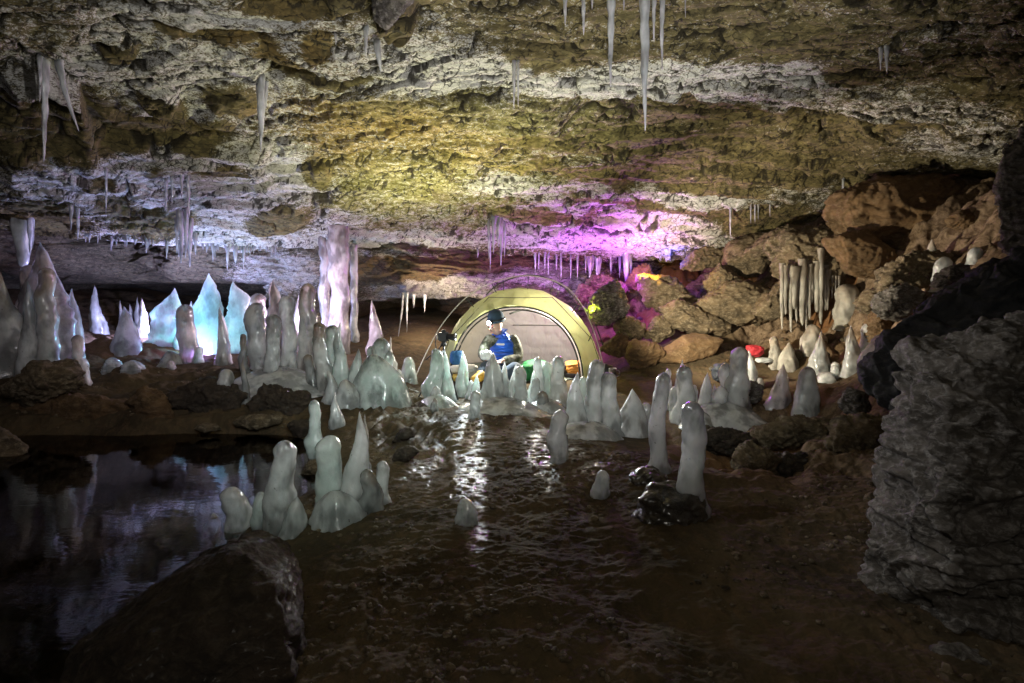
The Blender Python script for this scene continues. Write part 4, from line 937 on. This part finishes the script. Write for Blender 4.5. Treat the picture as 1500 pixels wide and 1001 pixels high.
def tube(pts, r, name='tube', m=8, cap=True, closed=False, radii=None):
    pts = [Vector(p) for p in pts]; n = len(pts); V = []; Fs = []; up = Vector((0, 0, 1))
    for i, p in enumerate(pts):
        d = (pts[(i+1) % n]-pts[i-1]) if closed else (pts[min(i+1, n-1)]-pts[max(i-1, 0)])
        d.normalize(); a = d.cross(up if abs(d.z) < .9 else Vector((1, 0, 0))).normalized(); b = d.cross(a)
        rr = radii[i] if radii else r
        V += [p+(a*math.cos(2*math.pi*j/m)+b*math.sin(2*math.pi*j/m))*rr for j in range(m)]
    for i in range(n if closed else n-1):
        k = (i+1) % n
        Fs += [(i*m+j, i*m+(j+1) % m, k*m+(j+1) % m, k*m+j) for j in range(m)]
    if cap and not closed: Fs += [tuple(range(m-1, -1, -1)), tuple((n-1)*m+j for j in range(m))]
    return smesh(name, V, Fs)
def spline(pts, n=40):
    pts = [Vector(p) for p in pts]; out = []; k = len(pts)
    for s in range(n+1):
        u = s/n*(k-1); i = min(int(u), k-2); f = u-i
        p0 = pts[max(i-1, 0)]; p1 = pts[i]; p2 = pts[i+1]; p3 = pts[min(i+2, k-1)]
        out.append(.5*((2*p1)+(p2-p0)*f+(2*p0-5*p1+4*p2-p3)*f*f+(3*p1-p0-3*p2+p3)*f**3))
    return out
def boxm(c, sz, rot=0, bev=.01, name='box', tilt=0, sm=False):
    bm = bmesh.new(); bmesh.ops.create_cube(bm, size=1)
    for v in bm.verts: v.co = Vector((v.co.x*sz[0], v.co.y*sz[1], v.co.z*sz[2]))
    bmesh.ops.bevel(bm, geom=bm.edges[:], offset=bev, segments=2, affect='EDGES', clamp_overlap=True)
    me = bpy.data.meshes.new(name); bm.to_mesh(me); bm.free()
    me.transform(Matrix.Translation(Vector(c)) @ Matrix.Rotation(rot, 4, 'Z') @ Matrix.Rotation(tilt, 4, 'X')); return me
def lathe(c, prof_, m=24, name='lathe', axis=None):
    V = []; Fs = []; n = len(prof_)
    for r, z in prof_: V += [Vector((r*math.cos(2*math.pi*j/m), r*math.sin(2*math.pi*j/m), z)) for j in range(m)]
    Fs = [(i*m+j, i*m+(j+1) % m, (i+1)*m+(j+1) % m, (i+1)*m+j) for i in range(n-1) for j in range(m)]
    Fs += [tuple(range(m-1, -1, -1)), tuple((n-1)*m+j for j in range(m))]
    me = smesh(name, V, Fs)
    mt = Matrix.Translation(Vector(c))
    if axis is not None: mt = mt @ Vector(axis).to_track_quat('Z', 'Y').to_matrix().to_4x4()
    me.transform(mt); return me
# ---- tent
TC = Vector((P(762, 555, 7.75).x, 7.75, float(fl.at(P(762, 555, 7.0).x, 7.2))-.02))
tent = empty('tent', TC, 'glowing olive dome tent with open arched door on the ice floor', 'tent')
HH = [0, .25, .5, .75, .92, 1.05, 1.13, 1.17]; WWd = [1.13, 1.07, .98, .83, .67, .46, .30, .015]
def shell(scale, open_w, open_h, ox, nz=56, nt=160, push=0, name='shell', front=True, drop=0):
    hs = np.linspace(0, 1.17-.001, nz)*scale; th = np.linspace(0, 2*math.pi, nt+1)
    Hs, A = np.meshgrid(hs, th, indexing='ij')
    w_ = np.interp(Hs/scale, HH, WWd)*scale
    c_, s_ = np.cos(A), np.sin(A); e = 2/2.6
    X = w_*np.sign(c_)*np.abs(c_)**e; Yv = w_*.80*np.sign(s_)*np.abs(s_)**e
    seam = .018*np.abs(np.sin(A*3+.5))*(np.abs(Hs/scale-.6) < .7)
    wr = .014*fbm(X*2.2+Hs*2, Yv*3, Hs*5, 4)+.010*np.sin(A*22+Hs*9+2*np.sin(A*5))*sstep(.1, .5, np.abs(np.sin(A*3+.5)))*sstep(0, .3, Hs); X = X*(1-seam)+wr; Yv = Yv*(1-seam)+wr+push
    Zv = Hs+.0*X
    # pull the faces near the door edge onto the arch line
    arch = open_w*np.sqrt(np.clip(1-(Hs/open_h)**2.3, 0, 1))
    rad = (np.abs((X-ox)/open_w)**2.2+(Hs/open_h)**2.2)**(1/2.2)
    inside = (rad < 1) & (s_ < -.05)
    V = np.stack([X, Yv, Zv], -1).reshape(-1, 3); i = np.arange(nz*(nt+1)).reshape(nz, nt+1)
    q = np.stack([i[:-1, :-1], i[:-1, 1:], i[1:, 1:], i[1:, :-1]], -1).reshape(-1, 4)
    ins = inside.ravel()[q].all(1)
    # snap the inner vertices of half-in faces to the arch
    part = inside.ravel()[q].any(1) & ~ins
    vs = np.unique(q[part]); vs = vs[inside.ravel()[vs]]
    for v in vs:
        k = rad.ravel()[v]; V[v, 0] = ox+(V[v, 0]-ox)/k; V[v, 2] = V[v, 2]/k
    q = q[~ins]
    me = smesh(name, V, q.tolist()); me.transform(Matrix.Translation(TC)); return me
def front_y(x, z, push=0):
    w_ = np.interp(z, HH, WWd); t_ = min(.999, abs(x)/w_)
    return -w_*.80*(1-t_**2.6)**(1/2.6)+push
fly = child('fly', shell(1, .84, .94, -.06, name='fly'), M['fly'], tent)
inner = child('inner_tent', shell(.965, .82, .925, -.06, name='inner_tent'), M['inner'], tent)
def arch_line(ow, oh, ox, yoff=-.01, n=60):
    out = []
    for k in range(n+1):
        a = math.pi*k/n; c_, s_ = math.cos(a), math.sin(a)
        x = ox+ow*math.copysign(abs(c_)**(2/2.2), c_); z = oh*abs(s_)**(2/2.2)
        out.append(TC+Vector((x, front_y(x, z)+yoff, z)))
    return out
child('door_zip', tube(arch_line(.84, .94, -.06), .011), M['piping'], tent)
ia = arch_line(.80, .90, -.055, .05); child('inner_door_zip', tube(ia, .010), M['piping'], tent)
sp = [TC+Vector((x, .80*np.interp(z, HH, WWd)*.93-.03, z)) for x, z in ((.0, .60), (.2, .61), (.45, .60), (.7, .59))]
sp = [TC+Vector((x, .80*.90*.945*(1-(abs(x)/.9)**2.6)**(1/2.6)-.04, .60)) for x in np.linspace(-.1, .72, 14)]
child('back_seam', tube(sp, .006), M['piping'], tent)
pb_ = []
for k in range(15):
    x = -.15+k*.06; z = .80+.10*math.sin(k/14*math.pi)-.10*(k/14)**2; pb_.append(TC+Vector((x, .15, z)))
child('back_arch', tube(pb_, .013), M['piping'], tent)
for (x0, z0_, x1, z1) in ((-.42, 1.05, -.94, .5), (.42, 1.05, .94, .5), (.94, .5, 1.10, .02), (-.94, .5, -1.10, .02), (-.42, 1.05, .42, 1.05)):
    pts = []
    for k in range(13):
        f = k/12; x = x0+(x1-x0)*f; z = z0_+(z1-z0_)*f
        lim = np.interp(z, HH, WWd)*.985; xx_ = max(-lim, min(lim, x)); pts.append(TC+Vector((xx_, front_y(xx_, z)-.008, z)))
    child('seam', tube(pts, .0045, m=6), M['piping'], tent)
pa = spline([P(607,556,7.0), P(628,510,7.1), P(650,472,7.2), P(683,436,7.3), P(722,414,7.35), P(772,404,7.4), P(820,415,7.4), P(848,440,7.35), P(868,480,7.25), P(880,520,7.2), P(886,552,7.1)], 70)
child('pole', tube(pa, .007), M['pole'], tent)
pb = spline([P(712,432,8.0), P(735,414,8.0), P(775,403,8.0), P(815,414,8.0), P(845,440,8.0), P(868,468,8.0), P(885,510,8.0)], 50)
child('pole', tube(pb, .009), M['poledark'], tent)
for a, b, D in (((720,415),(727,429),7.4),((737,409),(738,426),7.6),((774,405),(773,424),7.5),((811,413),(806,432),7.5),((822,418),(815,435),7.7),((848,441),(838,458),7.5),((851,447),(843,462),7.7),((683,437),(694,450),7.3),((870,482),(862,500),7.3)):
    child('pole_clip', tube([P(a[0], a[1], D), P(b[0], b[1], D)], .006, m=6), M['poledark'], tent)
ov = [TC+Vector((1.08*math.cos(a)*1, .84*math.sin(a), .032)) for a in np.linspace(0, 2*math.pi, 41)[:-1]]
gs = smesh('groundsheet', ov+[TC+Vector((0, 0, .034))], [(k, (k+1) % 40, 40) for k in range(40)]); child('groundsheet', gs, simple('dark_groundsheet', (.05, .06, .05), .6), tent)
# ---- soft gear
def soft(c, sz, seed, rot=0, ns=6, amp=.12, name='soft', pw=.6):
    bm = bmesh.new(); bmesh.ops.create_icosphere(bm, subdivisions=5, radius=1)
    V = np.array([v.co[:] for v in bm.verts]); V = np.sign(V)*np.abs(V)**pw
    d = fbm(V[:, 0]*ns*.3+seed, V[:, 1]*ns*.3, V[:, 2]*ns*.4, 4); fo = np.sin(V[:, 0]*ns+3*d)*.25
    V = V*(1+amp*(d+fo))[:, None]*np.array(sz)/2
    for v, co in zip(bm.verts, V): v.co = co
    me = bpy.data.meshes.new(name); bm.to_mesh(me); bm.free(); me.polygons.foreach_set('use_smooth', [True]*len(me.polygons))
    me.transform(Matrix.Translation(Vector(c)) @ Matrix.Rotation(rot, 4, 'Z')); return me
def single(name, me, mat, label, cat, group=None):
    bb = [Vector(v.co) for v in me.vertices]; c = sum(bb, Vector())/len(bb); c.z = min(v.z for v in bb); me.transform(Matrix.Translation(-c))
    return tag(link(name, me, mat, loc=c), label, cat, group)
def sgear(name, px, py, D, sz, col, label, cat, seed, rot=0, amp=.12):
    return single(name, soft(P(px, py, D), sz, seed, rot, amp=amp), simple(name+'_cloth', col, .7), label, cat)
sgear('sleeping_bag', 785, 543, 7.2, (.38, .5, .24), (.02, .20, .05), 'green sleeping bag rolled out inside the tent right of the person', 'sleeping bag', 1)
sgear('blanket', 843, 538, 7.3, (.26, .34, .15), (.55, .20, .03), 'orange blanket folded by the right side of the tent door', 'blanket', 2)
sgear('blanket', 817, 540, 7.35, (.24, .3, .18), (.03, .03, .035), 'black bundled blanket between the green sleeping bag and the orange one', 'blanket', 3)
sgear('sleeping_mat', 805, 557, 7.05, (.42, .3, .05), (.7, .75, .55), 'pale mat along the doorway under the green sleeping bag', 'mat', 4)
sgear('backpack', 669, 524, 7.2, (.16, .22, .18), (.02, .12, .30), 'small blue backpack at the left end of the tent door', 'bag', 5)
sgear('sleeping_mat', 678, 540, 7.1, (.34, .3, .09), (.75, .72, .62), 'white padded mat left of the seated person', 'mat', 6)
sgear('bag', 672, 553, 6.95, (.20, .2, .08), (.45, .30, .06), 'mustard bag below the white mat at the tent door', 'bag', 7)
sgear('bag', 1105, 514, 7.1, (.20, .2, .14), (.40, .02, .03), 'red bag lying on the clay behind the white ice row', 'bag', 8)
sgear('cloth', 1120, 528, 7.0, (.20, .12, .06), (.45, .47, .46), 'pale cloth in front of the red bag', 'cloth', 9)
sgear('bag', 1060, 546, 6.6, (.24, .2, .22), (.015, .02, .03), 'navy black bag hidden behind the button tipped white stalagmite', 'bag', 10)
# pot and mug
pp = P(887, 553, 6.75); pot = empty('cooking_pot', pp, 'black cooking pot beside the right tent corner', 'pot')
child('pot_body', lathe(pp, [(.0, 0), (.075, 0), (.085, .02), (.085, .13), (.078, .13), (.072, .03), (.0, .03)]), M['black'], pot)
child('lid', lathe(pp+Vector((0, 0, .131)), [(.0, 0), (.09, 0), (.085, .012), (.02, .022), (.02, .035), (.0, .035)]), M['black'], pot)
child('handle', tube(spline([pp+Vector((.085, 0, .11)), pp+Vector((.14, -.01, .11)), pp+Vector((.17, -.02, .10))], 8), .008), M['black'], pot)
pp = P(897, 556, 6.6); mug = empty('metal_mug', pp, 'steel mug with dark band standing on the ice beside the black pot', 'mug')
child('mug_body', lathe(pp, [(.0, 0), (.042, 0), (.045, .01), (.045, .13), (.047, .135), (.041, .135), (.040, .02), (.0, .02)]), M['steel'], mug)
child('band', lathe(pp+Vector((0, 0, .03)), [(.0455, 0), (.0472, .002), (.0472, .06), (.0455, .062)]), M['black'], mug)
child('handle', tube(spline([pp+Vector((.045, 0, .11)), pp+Vector((.08, 0, .10)), pp+Vector((.08, 0, .05)), pp+Vector((.045, 0, .03))], 12), .005), M['steel'], mug)
# ---- tripod with camera
D0 = 6.35; top = P(650, 512, D0); bz = float(fl.at(top.x, D0))
tri = empty('tripod', (top.x, D0, bz), 'black three legged tripod standing on ice left of the tent door', 'tripod')
for q in (P(613, 577, 6.1), P(671, 578, 6.1), P(655, 562, 6.75)):
    q = Vector((q.x, q.y, float(fl.at(q.x, q.y)))); mid = top.lerp(q, .5)
    leg = child('leg', tube([top, mid, mid, q], .011, radii=[.013, .013, .009, .008]), M['black'], tri)
    sub('leg_lock', lathe(mid, [(0, -.02), (.018, -.02), (.018, .02), (0, .02)], axis=q-top), M['black'], leg, tri)
child('column', tube([top-Vector((0, 0, .12)), top+Vector((0, 0, .045))], .012), M['black'], tri)
child('head', lathe(top+Vector((0, 0, .04)), [(0, 0), (.03, 0), (.034, .02), (.022, .04), (.03, .05), (.03, .058), (0, .058)]), M['black'], tri)
child('pan_handle', tube([top+Vector((-.01, 0, .05)), P(623, 528, D0-.1)], .007), M['black'], tri)
cp = top+Vector((.0, 0, .145)); camr = empty('photo_camera', cp-Vector((0, 0, .046)), 'black photo camera with big lens pointing right, on the tripod', 'camera')
child('camera_body', boxm(cp, (.13, .075, .10), .25, .012), M['black'], camr)
child('viewfinder', boxm(cp+Vector((0, 0, .062)), (.05, .06, .035), .25, .01), M['black'], camr)
child('lens', lathe(cp+Vector((.045, -.03, 0)), [(0, 0), (.036, 0), (.036, .05), (.040, .055), (.040, .10), (.036, .105), (.030, .10), (0, .09)], axis=(1, -.25, 0)), M['black'], camr)
child('screen', boxm(cp+Vector((-.075, -.02, 0)), (.008, .05, .06), .25, .003), M['steel'], camr)
child('strap', tube(spline([cp+Vector((-.06, 0, .04)), cp+Vector((-.09, -.03, -.06)), cp+Vector((-.06, -.05, -.16)), cp+Vector((-.02, -.04, -.08)), cp+Vector((.03, 0, -.05))], 24), .006, m=6), M['black'], camr)
# ---- person
def skinned(name, verts, edges, radii, root=0, sub_=2):
    me = bpy.data.meshes.new(name); me.from_pydata([tuple(v) for v in verts], edges, []); me.update()
    o = bpy.data.objects.new(name, me); COL.objects.link(o)
    sk = o.modifiers.new('s', 'SKIN'); sk.use_smooth_shade = True; sk.branch_smoothing = .6
    for i, r in enumerate(radii):
        rr = r if isinstance(r, tuple) else (r, r); me.skin_vertices[0].data[i].radius = rr
    me.skin_vertices[0].data[root].use_root = True
    ss = o.modifiers.new('u', 'SUBSURF'); ss.levels = sub_; ss.render_levels = sub_
    dg = bpy.context.evaluated_depsgraph_get(); m2 = bpy.data.meshes.new_from_object(o.evaluated_get(dg)); bpy.data.objects.remove(o)
    m2.name = name; m2.polygons.foreach_set('use_smooth', [True]*len(m2.polygons)); return m2
DP = 6.95
J = dict(pel=P(743,545,7.1), spi=P(742,519,7.08), che=P(737,500,7.04), nec=P(731,489,7.0), hd0=P(728,486,6.97), hd=P(725,479,6.94), hd2=P(726,469,6.96),
 shl=P(753,494,7.05), shr=P(716,494,6.98), ell=P(761,524,6.95), elr=P(706,520,6.85), wrl=P(733,530,6.70), wrr=P(716,529,6.65),
 hil=P(751,550,7.08), hir=P(736,550,7.02), knl=P(756,538,6.62), knr=P(712,536,6.55), anl=P(728,556,6.42), anr=P(704,552,6.38), tol=P(712,560,6.30), tor=P(690,559,6.28))
K = list(J)
person = empty('person', Vector((J['pel'].x, J['pel'].y, TC.z+.03)), 'person in blue vest and knit hat with headlamp, seated in the tent door, hands together', 'person')
BV = [J[k] for k in K]; idx = {k: i for i, k in enumerate(K)}
E = [('pel','spi'),('spi','che'),('che','nec'),('nec','hd0'),('hd0','hd'),('hd','hd2'),('che','shl'),('che','shr'),('shl','ell'),('shr','elr'),('ell','wrl'),('elr','wrr'),('pel','hil'),('pel','hir'),('hil','knl'),('hir','knr'),('knl','anl'),('knr','anr'),('anl','tol'),('anr','tor')]
BR = dict(pel=(.14,.11), spi=(.13,.10), che=(.15,.10), nec=.052, hd0=.062, hd=(.092,.10), hd2=(.086,.095), shl=.055, shr=.055, ell=.042, elr=.042, wrl=.03, wrr=.03, hil=.09, hir=.09, knl=.06, knr=.06, anl=.042, anr=.042, tol=.03, tor=.03)
ed = [(idx[a], idx[b]) for a, b in E]; rad_ = [BR[k] for k in K]
def hand(w, d, side):
    d = d.normalized(); up = Vector((0, -.2, 1)); s_ = d.cross(up).normalized()*side
    base = len(BV); BV.append(w+d*.05); rad_.append((.034, .018)); return base, d, s_, up
for wk, ek, side in (('wrl','ell',-1), ('wrr','elr',1)):
    w_ = J[wk]; d = (J[wk]-J[ek]).normalized(); s_ = d.cross(Vector((0, 0, 1))).normalized()*side
    BV.append(w_+d*.055); rad_.append((.036, .02)); pi_ = len(BV)-1; ed.append((idx[wk], pi_))
    for k, ln in enumerate((.072, .080, .074, .058)):
        a = w_+d*.075+s_*(.027-.018*k); b = a+d*ln*.45+Vector((0, 0, -.006)); c_ = b+d*ln*.25+Vector((0, 0, -.03))
        n0 = len(BV); BV += [a, b, c_]; rad_ += [.0105, .0095, .008]; ed += [(pi_, n0), (n0, n0+1), (n0+1, n0+2)]
    a = w_+d*.03+s_*.035; b = a+d*.03+s_*.018; n0 = len(BV); BV += [a, b, b+d*.028]; rad_ += [.013, .011, .009]; ed += [(pi_, n0), (n0, n0+1), (n0+1, n0+2)]
skin = simple('skin', (.62, .40, .30), .55, sss=.15, sscale=.02)
body = child('body', skinned('body', BV, ed, rad_), skin, person)
# face details added to the head
hc = J['hd']; fd = Vector((-.68, -.70, -.20)).normalized(); sd = fd.cross(Vector((0, 0, 1))).normalized(); ud = sd.cross(fd)
def ball(c, r, sc=(1, 1, 1), name='ball'):
    bm = bmesh.new(); bmesh.ops.create_icosphere(bm, subdivisions=3, radius=r)
    me = bpy.data.meshes.new(name); bm.to_mesh(me); bm.free(); me.polygons.foreach_set('use_smooth', [True]*len(me.polygons))
    mt = Matrix((sd, fd, ud)).transposed().to_4x4(); me.transform(Matrix.Translation(c) @ mt @ Matrix.Diagonal((*sc, 1))); return me
child('nose', ball(hc+fd*.088-ud*.012, .013, (.8, 1.3, 1.6)), skin, person)
for s in (-1, 1):
    child('eye', ball(hc+fd*.075+sd*.030*s+ud*.012, .010, (1.2, .8, .7)), M['black'], person)
    child('ear', ball(hc+sd*.080*s-fd*.005-ud*.005, .018, (.5, .9, 1.4)), skin, person)
child('mouth', ball(hc+fd*.080-ud*.048, .012, (1.8, .6, .4)), simple('lips', (.35, .12, .10), .5), person)
# hat
hv = []; HS = 20
for i in range(9):
    a = i/8*math.pi*.55; hv.append((math.cos(a-.12)*.108 if i else .100, math.sin(a)*.105))
hm = lathe((0, 0, 0), [(.098, -.030), (.106, -.028), (.108, .0), (.104, .012), (.104, .03), (.098, .062), (.082, .092), (.055, .113), (.02, .122), (.0, .123)], 26, 'hat')
hm.transform(Matrix.Translation(J['hd2']+ud*.005-fd*.008) @ Matrix((sd, fd, ud)).transposed().to_4x4()); child('knit_hat', hm, simple('navy_knit', (.03, .06, .09), .9), person)
# clothes
def grow(keys, edges, rad, name):
    ii = {k: n for n, k in enumerate(keys)}; return skinned(name, [J[k] for k in keys], [(ii[a], ii[b]) for a, b in edges], rad)
camo = NT('olive_jacket'); tc_ = camo.n('ShaderNodeTexCoord'); nn = camo.noise(tc_.outputs['Object'], 14, 3, .6)
cc = camo.ramp(nn, [(.40, (.035, .04, .02)), (.5, (.09, .09, .05)), (.62, (.28, .28, .22))]); pr = camo.n('ShaderNodeBsdfPrincipled'); camo.l(cc, pr.inputs[0]); setp(pr, rough=.8)
camo.l(camo.bump(camo.noise(tc_.outputs['Object'], 30, 3, .6), .6, .01), pr.inputs['Normal']); camo.l(pr.outputs[0], camo.out.inputs[0])
J['wl2'] = J['wrl'].lerp(J['ell'], .12); J['wr2'] = J['wrr'].lerp(J['elr'], .12)
child('jacket', grow(['pel','spi','che','shl','shr','ell','elr','wl2','wr2'], [('pel','spi'),('spi','che'),('che','shl'),('che','shr'),('shl','ell'),('shr','elr'),('ell','wl2'),('elr','wr2')],
  [(.175,.14),(.17,.13),(.18,.13),.078,.078,.072,.07,.055,.055], 'jacket'), camo.m, person)
J['ne2'] = J['nec'].lerp(J['hd0'], .15); J['cl'] = J['che'].lerp(J['shl'], .55); J['cr'] = J['che'].lerp(J['shr'], .6); J['pe2'] = J['pel'].lerp(J['spi'], .3)
vest = NT('blue_padded_vest'); tc_ = vest.n('ShaderNodeTexCoord'); sx = vest.n('ShaderNodeSeparateXYZ'); vest.l(tc_.outputs['Object'], sx.inputs[0])
wv = vest.math('ABSOLUTE', vest.math('SINE', vest.math('MULTIPLY', sx.outputs[2], 62)))
pr = vest.n('ShaderNodeBsdfPrincipled'); pr.inputs['Base Color'].default_value = (.015, .15, .85, 1); setp(pr, rough=.45, sheen=.3)
vest.l(vest.bump(wv, .7, .02), pr.inputs['Normal']); vest.l(pr.outputs[0], vest.out.inputs[0])
vo = child('vest', grow(['pe2','spi','che','cl','cr','ne2'], [('pe2','spi'),('spi','che'),('che','cl'),('che','cr'),('che','ne2')], [(.21,.165),(.205,.175),(.215,.178),.155,.155,.115], 'vest'), vest.m, person)
cpt = J['che']; child('vest_badge', boxm(cpt+Vector((-.03, -.20, -.015)), (.10, .012, .022), -.15, .004), simple('white_badge', (.8, .8, .8), .6), person)
child('trousers', grow(['pel','hil','hir','knl','knr','anl','anr'], [('pel','hil'),('pel','hir'),('hil','knl'),('hir','knr'),('knl','anl'),('knr','anr')], [(.15,.12),.11,.11,.082,.082,.060,.060], 'trousers'), simple('dark_trousers', (.05, .07, .10), .85), person)
gold = simple('golden_boots', (.60, .33, .04), .5)
for s in ('l', 'r'):
    a, b = J['an'+s], J['to'+s]; c_ = a.lerp(J['kn'+s], .45)
    child('boot', skinned('boot', [c_, a, a.lerp(b, .5), b], [(0, 1), (1, 2), (2, 3)], [.068, .062, .056, (.045, .04)]), gold, person)
# white mitten-covered mug in the hands, as the photo shows a white bundle
single('cloth', soft(P(713, 521, 6.60), (.14, .12, .12), 12, amp=.14, pw=.85), simple('white_cloth', (.8, .82, .8), .8), 'white bundled cloth held in the hands of the seated person', 'cloth')
# headlamp: strap + housing + glowing lens
hp = J['hd2']+fd*.112+ud*.0+sd*-.02
hl = empty('headlamp', hp, 'lit white headlamp worn on the front of the navy hat', 'headlamp')
rg = [J['hd2']+ud*.012-fd*.008+(sd*math.cos(a)+fd*math.sin(a))*.110 for a in np.linspace(0, 2*math.pi, 33)[:-1]]
child('strap', tube(rg, .009, closed=True, m=6), M['black'], hl)
child('housing', lathe(hp-fd*.01, [(0, 0), (.030, 0), (.033, .02), (.029, .03), (0, .03)], 20, axis=fd), M['black'], hl)
em = NT('lit_lens'); e_ = em.n('ShaderNodeEmission'); e_.inputs[0].default_value = (.85, .95, 1, 1); e_.inputs[1].default_value = 220; em.l(e_.outputs[0], em.out.inputs[0])
child('lens', lathe(hp+fd*.0205, [(0, 0), (.027, 0), (.025, .008), (.014, .013), (0, .014)], 20, axis=fd), em.m, hl)
# ------------------------------------------------------------------ light
w = bpy.data.worlds.new('World'); scn.world = w; w.use_nodes = True
bg = w.node_tree.nodes['Background']; bg.inputs[0].default_value = (.35, .42, .6, 1); bg.inputs[1].default_value = .02
def lamp(name, loc, col, power, size=.05, kind='POINT', aim=None, angle=90, blend=.6):
    l = bpy.data.lights.new(name, kind); l.energy = power; l.color = col
    if kind == 'AREA': l.size = size
    else: l.shadow_soft_size = size
    if kind == 'SPOT': l.spot_size = R(angle); l.spot_blend = blend
    o = bpy.data.objects.new(name, l); COL.objects.link(o); o.location = loc
    if aim is not None: o.rotation_euler = (Vector(aim)-Vector(loc)).to_track_quat('-Z', 'Y').to_euler()
    return o
lamp('tent_lantern', P(800, 468, 7.35), (1, .94, .78), 145, .05)
lamp('headlamp_beam', hp+fd*.05, (.85, .97, 1), 130, .02, 'SPOT', P(690, 575, 5.8), 140, .9)
lamp('violet_lamp', P(925, 410, 8.7), (.42, .05, 1), 170, .05, 'SPOT', P(900, 300, 8.0), 165, .8)
lamp('purple_lamp', P(915, 402, 8.6), (.5, .07, 1), 36, .02)
lamp('lilac_lamp', P(800, 420, 8.9), (.62, .34, 1), 36, .05)
lamp('magenta_lamp', P(862, 438, 8.15), (.75, .07, 1), 44, .02)
lamp('yellow_lamp', P(867, 455, 7.9), (.75, 1, .05), 12, .02)
lamp('orange_lamp', P(945, 396, 8.4), (1, .55, .05), 34, .02)
lamp('blue_spot_lamp', P(985, 380, 8.9), (.10, .12, 1), 8, .02)
lamp('cyan_lamp', P(307, 488, 7.4), (.24, .68, 1), 48, .03)
lamp('amber_lamp', P(322, 512, 7.15), (1, .85, .4), 16, .03)
lamp('ultraviolet_lamp', P(280, 520, 6.75), (.5, .3, 1), 9, .02)
lamp('blue_lamp', P(249, 470, 7.6), (.48, .47, 1), 190, .05)
lamp('pink_lamp', P(452, 445, 7.3), (.90, .72, 1), 50, .04)
lamp('warm_torch', P(640, 450, 8.8), (1, .85, .6), 45, .06)
lamp('yellow_torch', P(640, 500, 6.6), (1, .97, .58), 560, .1, 'SPOT', (-.7, 6.2, 2.4), 130, 1)
lamp('slope_fill', P(905, 470, 6.2), (1, .90, .68), 560, .06, 'SPOT', (3.8, 7.4, 1.5), 115, .8)  # added unseen light raking the slope from the tent side for relief
lamp('grey_fill', (0.2, .6, 1.85), (1, .98, .97), 300, .12, 'SPOT', (-.5, 5.0, 2.9), 112, 1)  # camera-side fill added to brighten the near ceiling
lamp('low_fill', (1.6, 4.3, .25), (1, .97, .90), 260, .08, 'SPOT', (.6, 4.4, 3), 105, 1)  # unseen light added low at right to brighten the roof from below
lamp('left_fill', (-.8, 1.2, 2.2), (.9, .86, 1), 80, .12, 'SPOT', (-3.6, 5.0, .2), 75, 1)  # added fill near the viewpoint for the left bank and pool bed
lamp('pool_fill', (-.3, 1.4, 1.9), (.78, 1, .90), 46, .08, 'SPOT', (-1.0, 3.3, .2), 50, 1)  # unseen fill spot put in to brighten the ice by the pool
lamp('near_fill', (0.0, 2.6, 1.6), (.95, .97, 1), 38, .08, 'SPOT', (1.7, 2.4, .7), 75, 1)  # light added to bring out the left-facing side of the grey rock
lamp('row_fill', (.2, 3.0, 1.4), (.90, 1, .97), 46, .08, 'SPOT', (1.9, 5.3, .2), 62, 1)  # unseen spot added in front to lift the white ice row
lamp('green_fill', (-.2, 2.4, 1.5), (.74, 1, .90), 78, .08, 'SPOT', (-1.0, 5.7, .3), 70, 1)  # added greenish spot that brightens the ice left of the tent
lamp('camera_fill', (0, -.3, 1.9), (1, .95, .84), 42, .25)  # soft foreground fill added behind the camera, no visible source
scn.view_settings.view_transform = 'Standard'; scn.view_settings.look = 'None'; scn.view_settings.exposure = 0; scn.view_settings.gamma = 1
scn.render.engine = 'CYCLES'; c = scn.cycles
c.use_denoising = True; c.denoiser = 'OPENIMAGEDENOISE'; c.denoising_prefilter = 'ACCURATE'
c.max_bounces = 6; c.diffuse_bounces = 3; c.glossy_bounces = 3; c.transmission_bounces = 4; c.transparent_max_bounces = 8
c.caustics_reflective = False; c.caustics_refractive = False; c.sample_clamp_indirect = 4
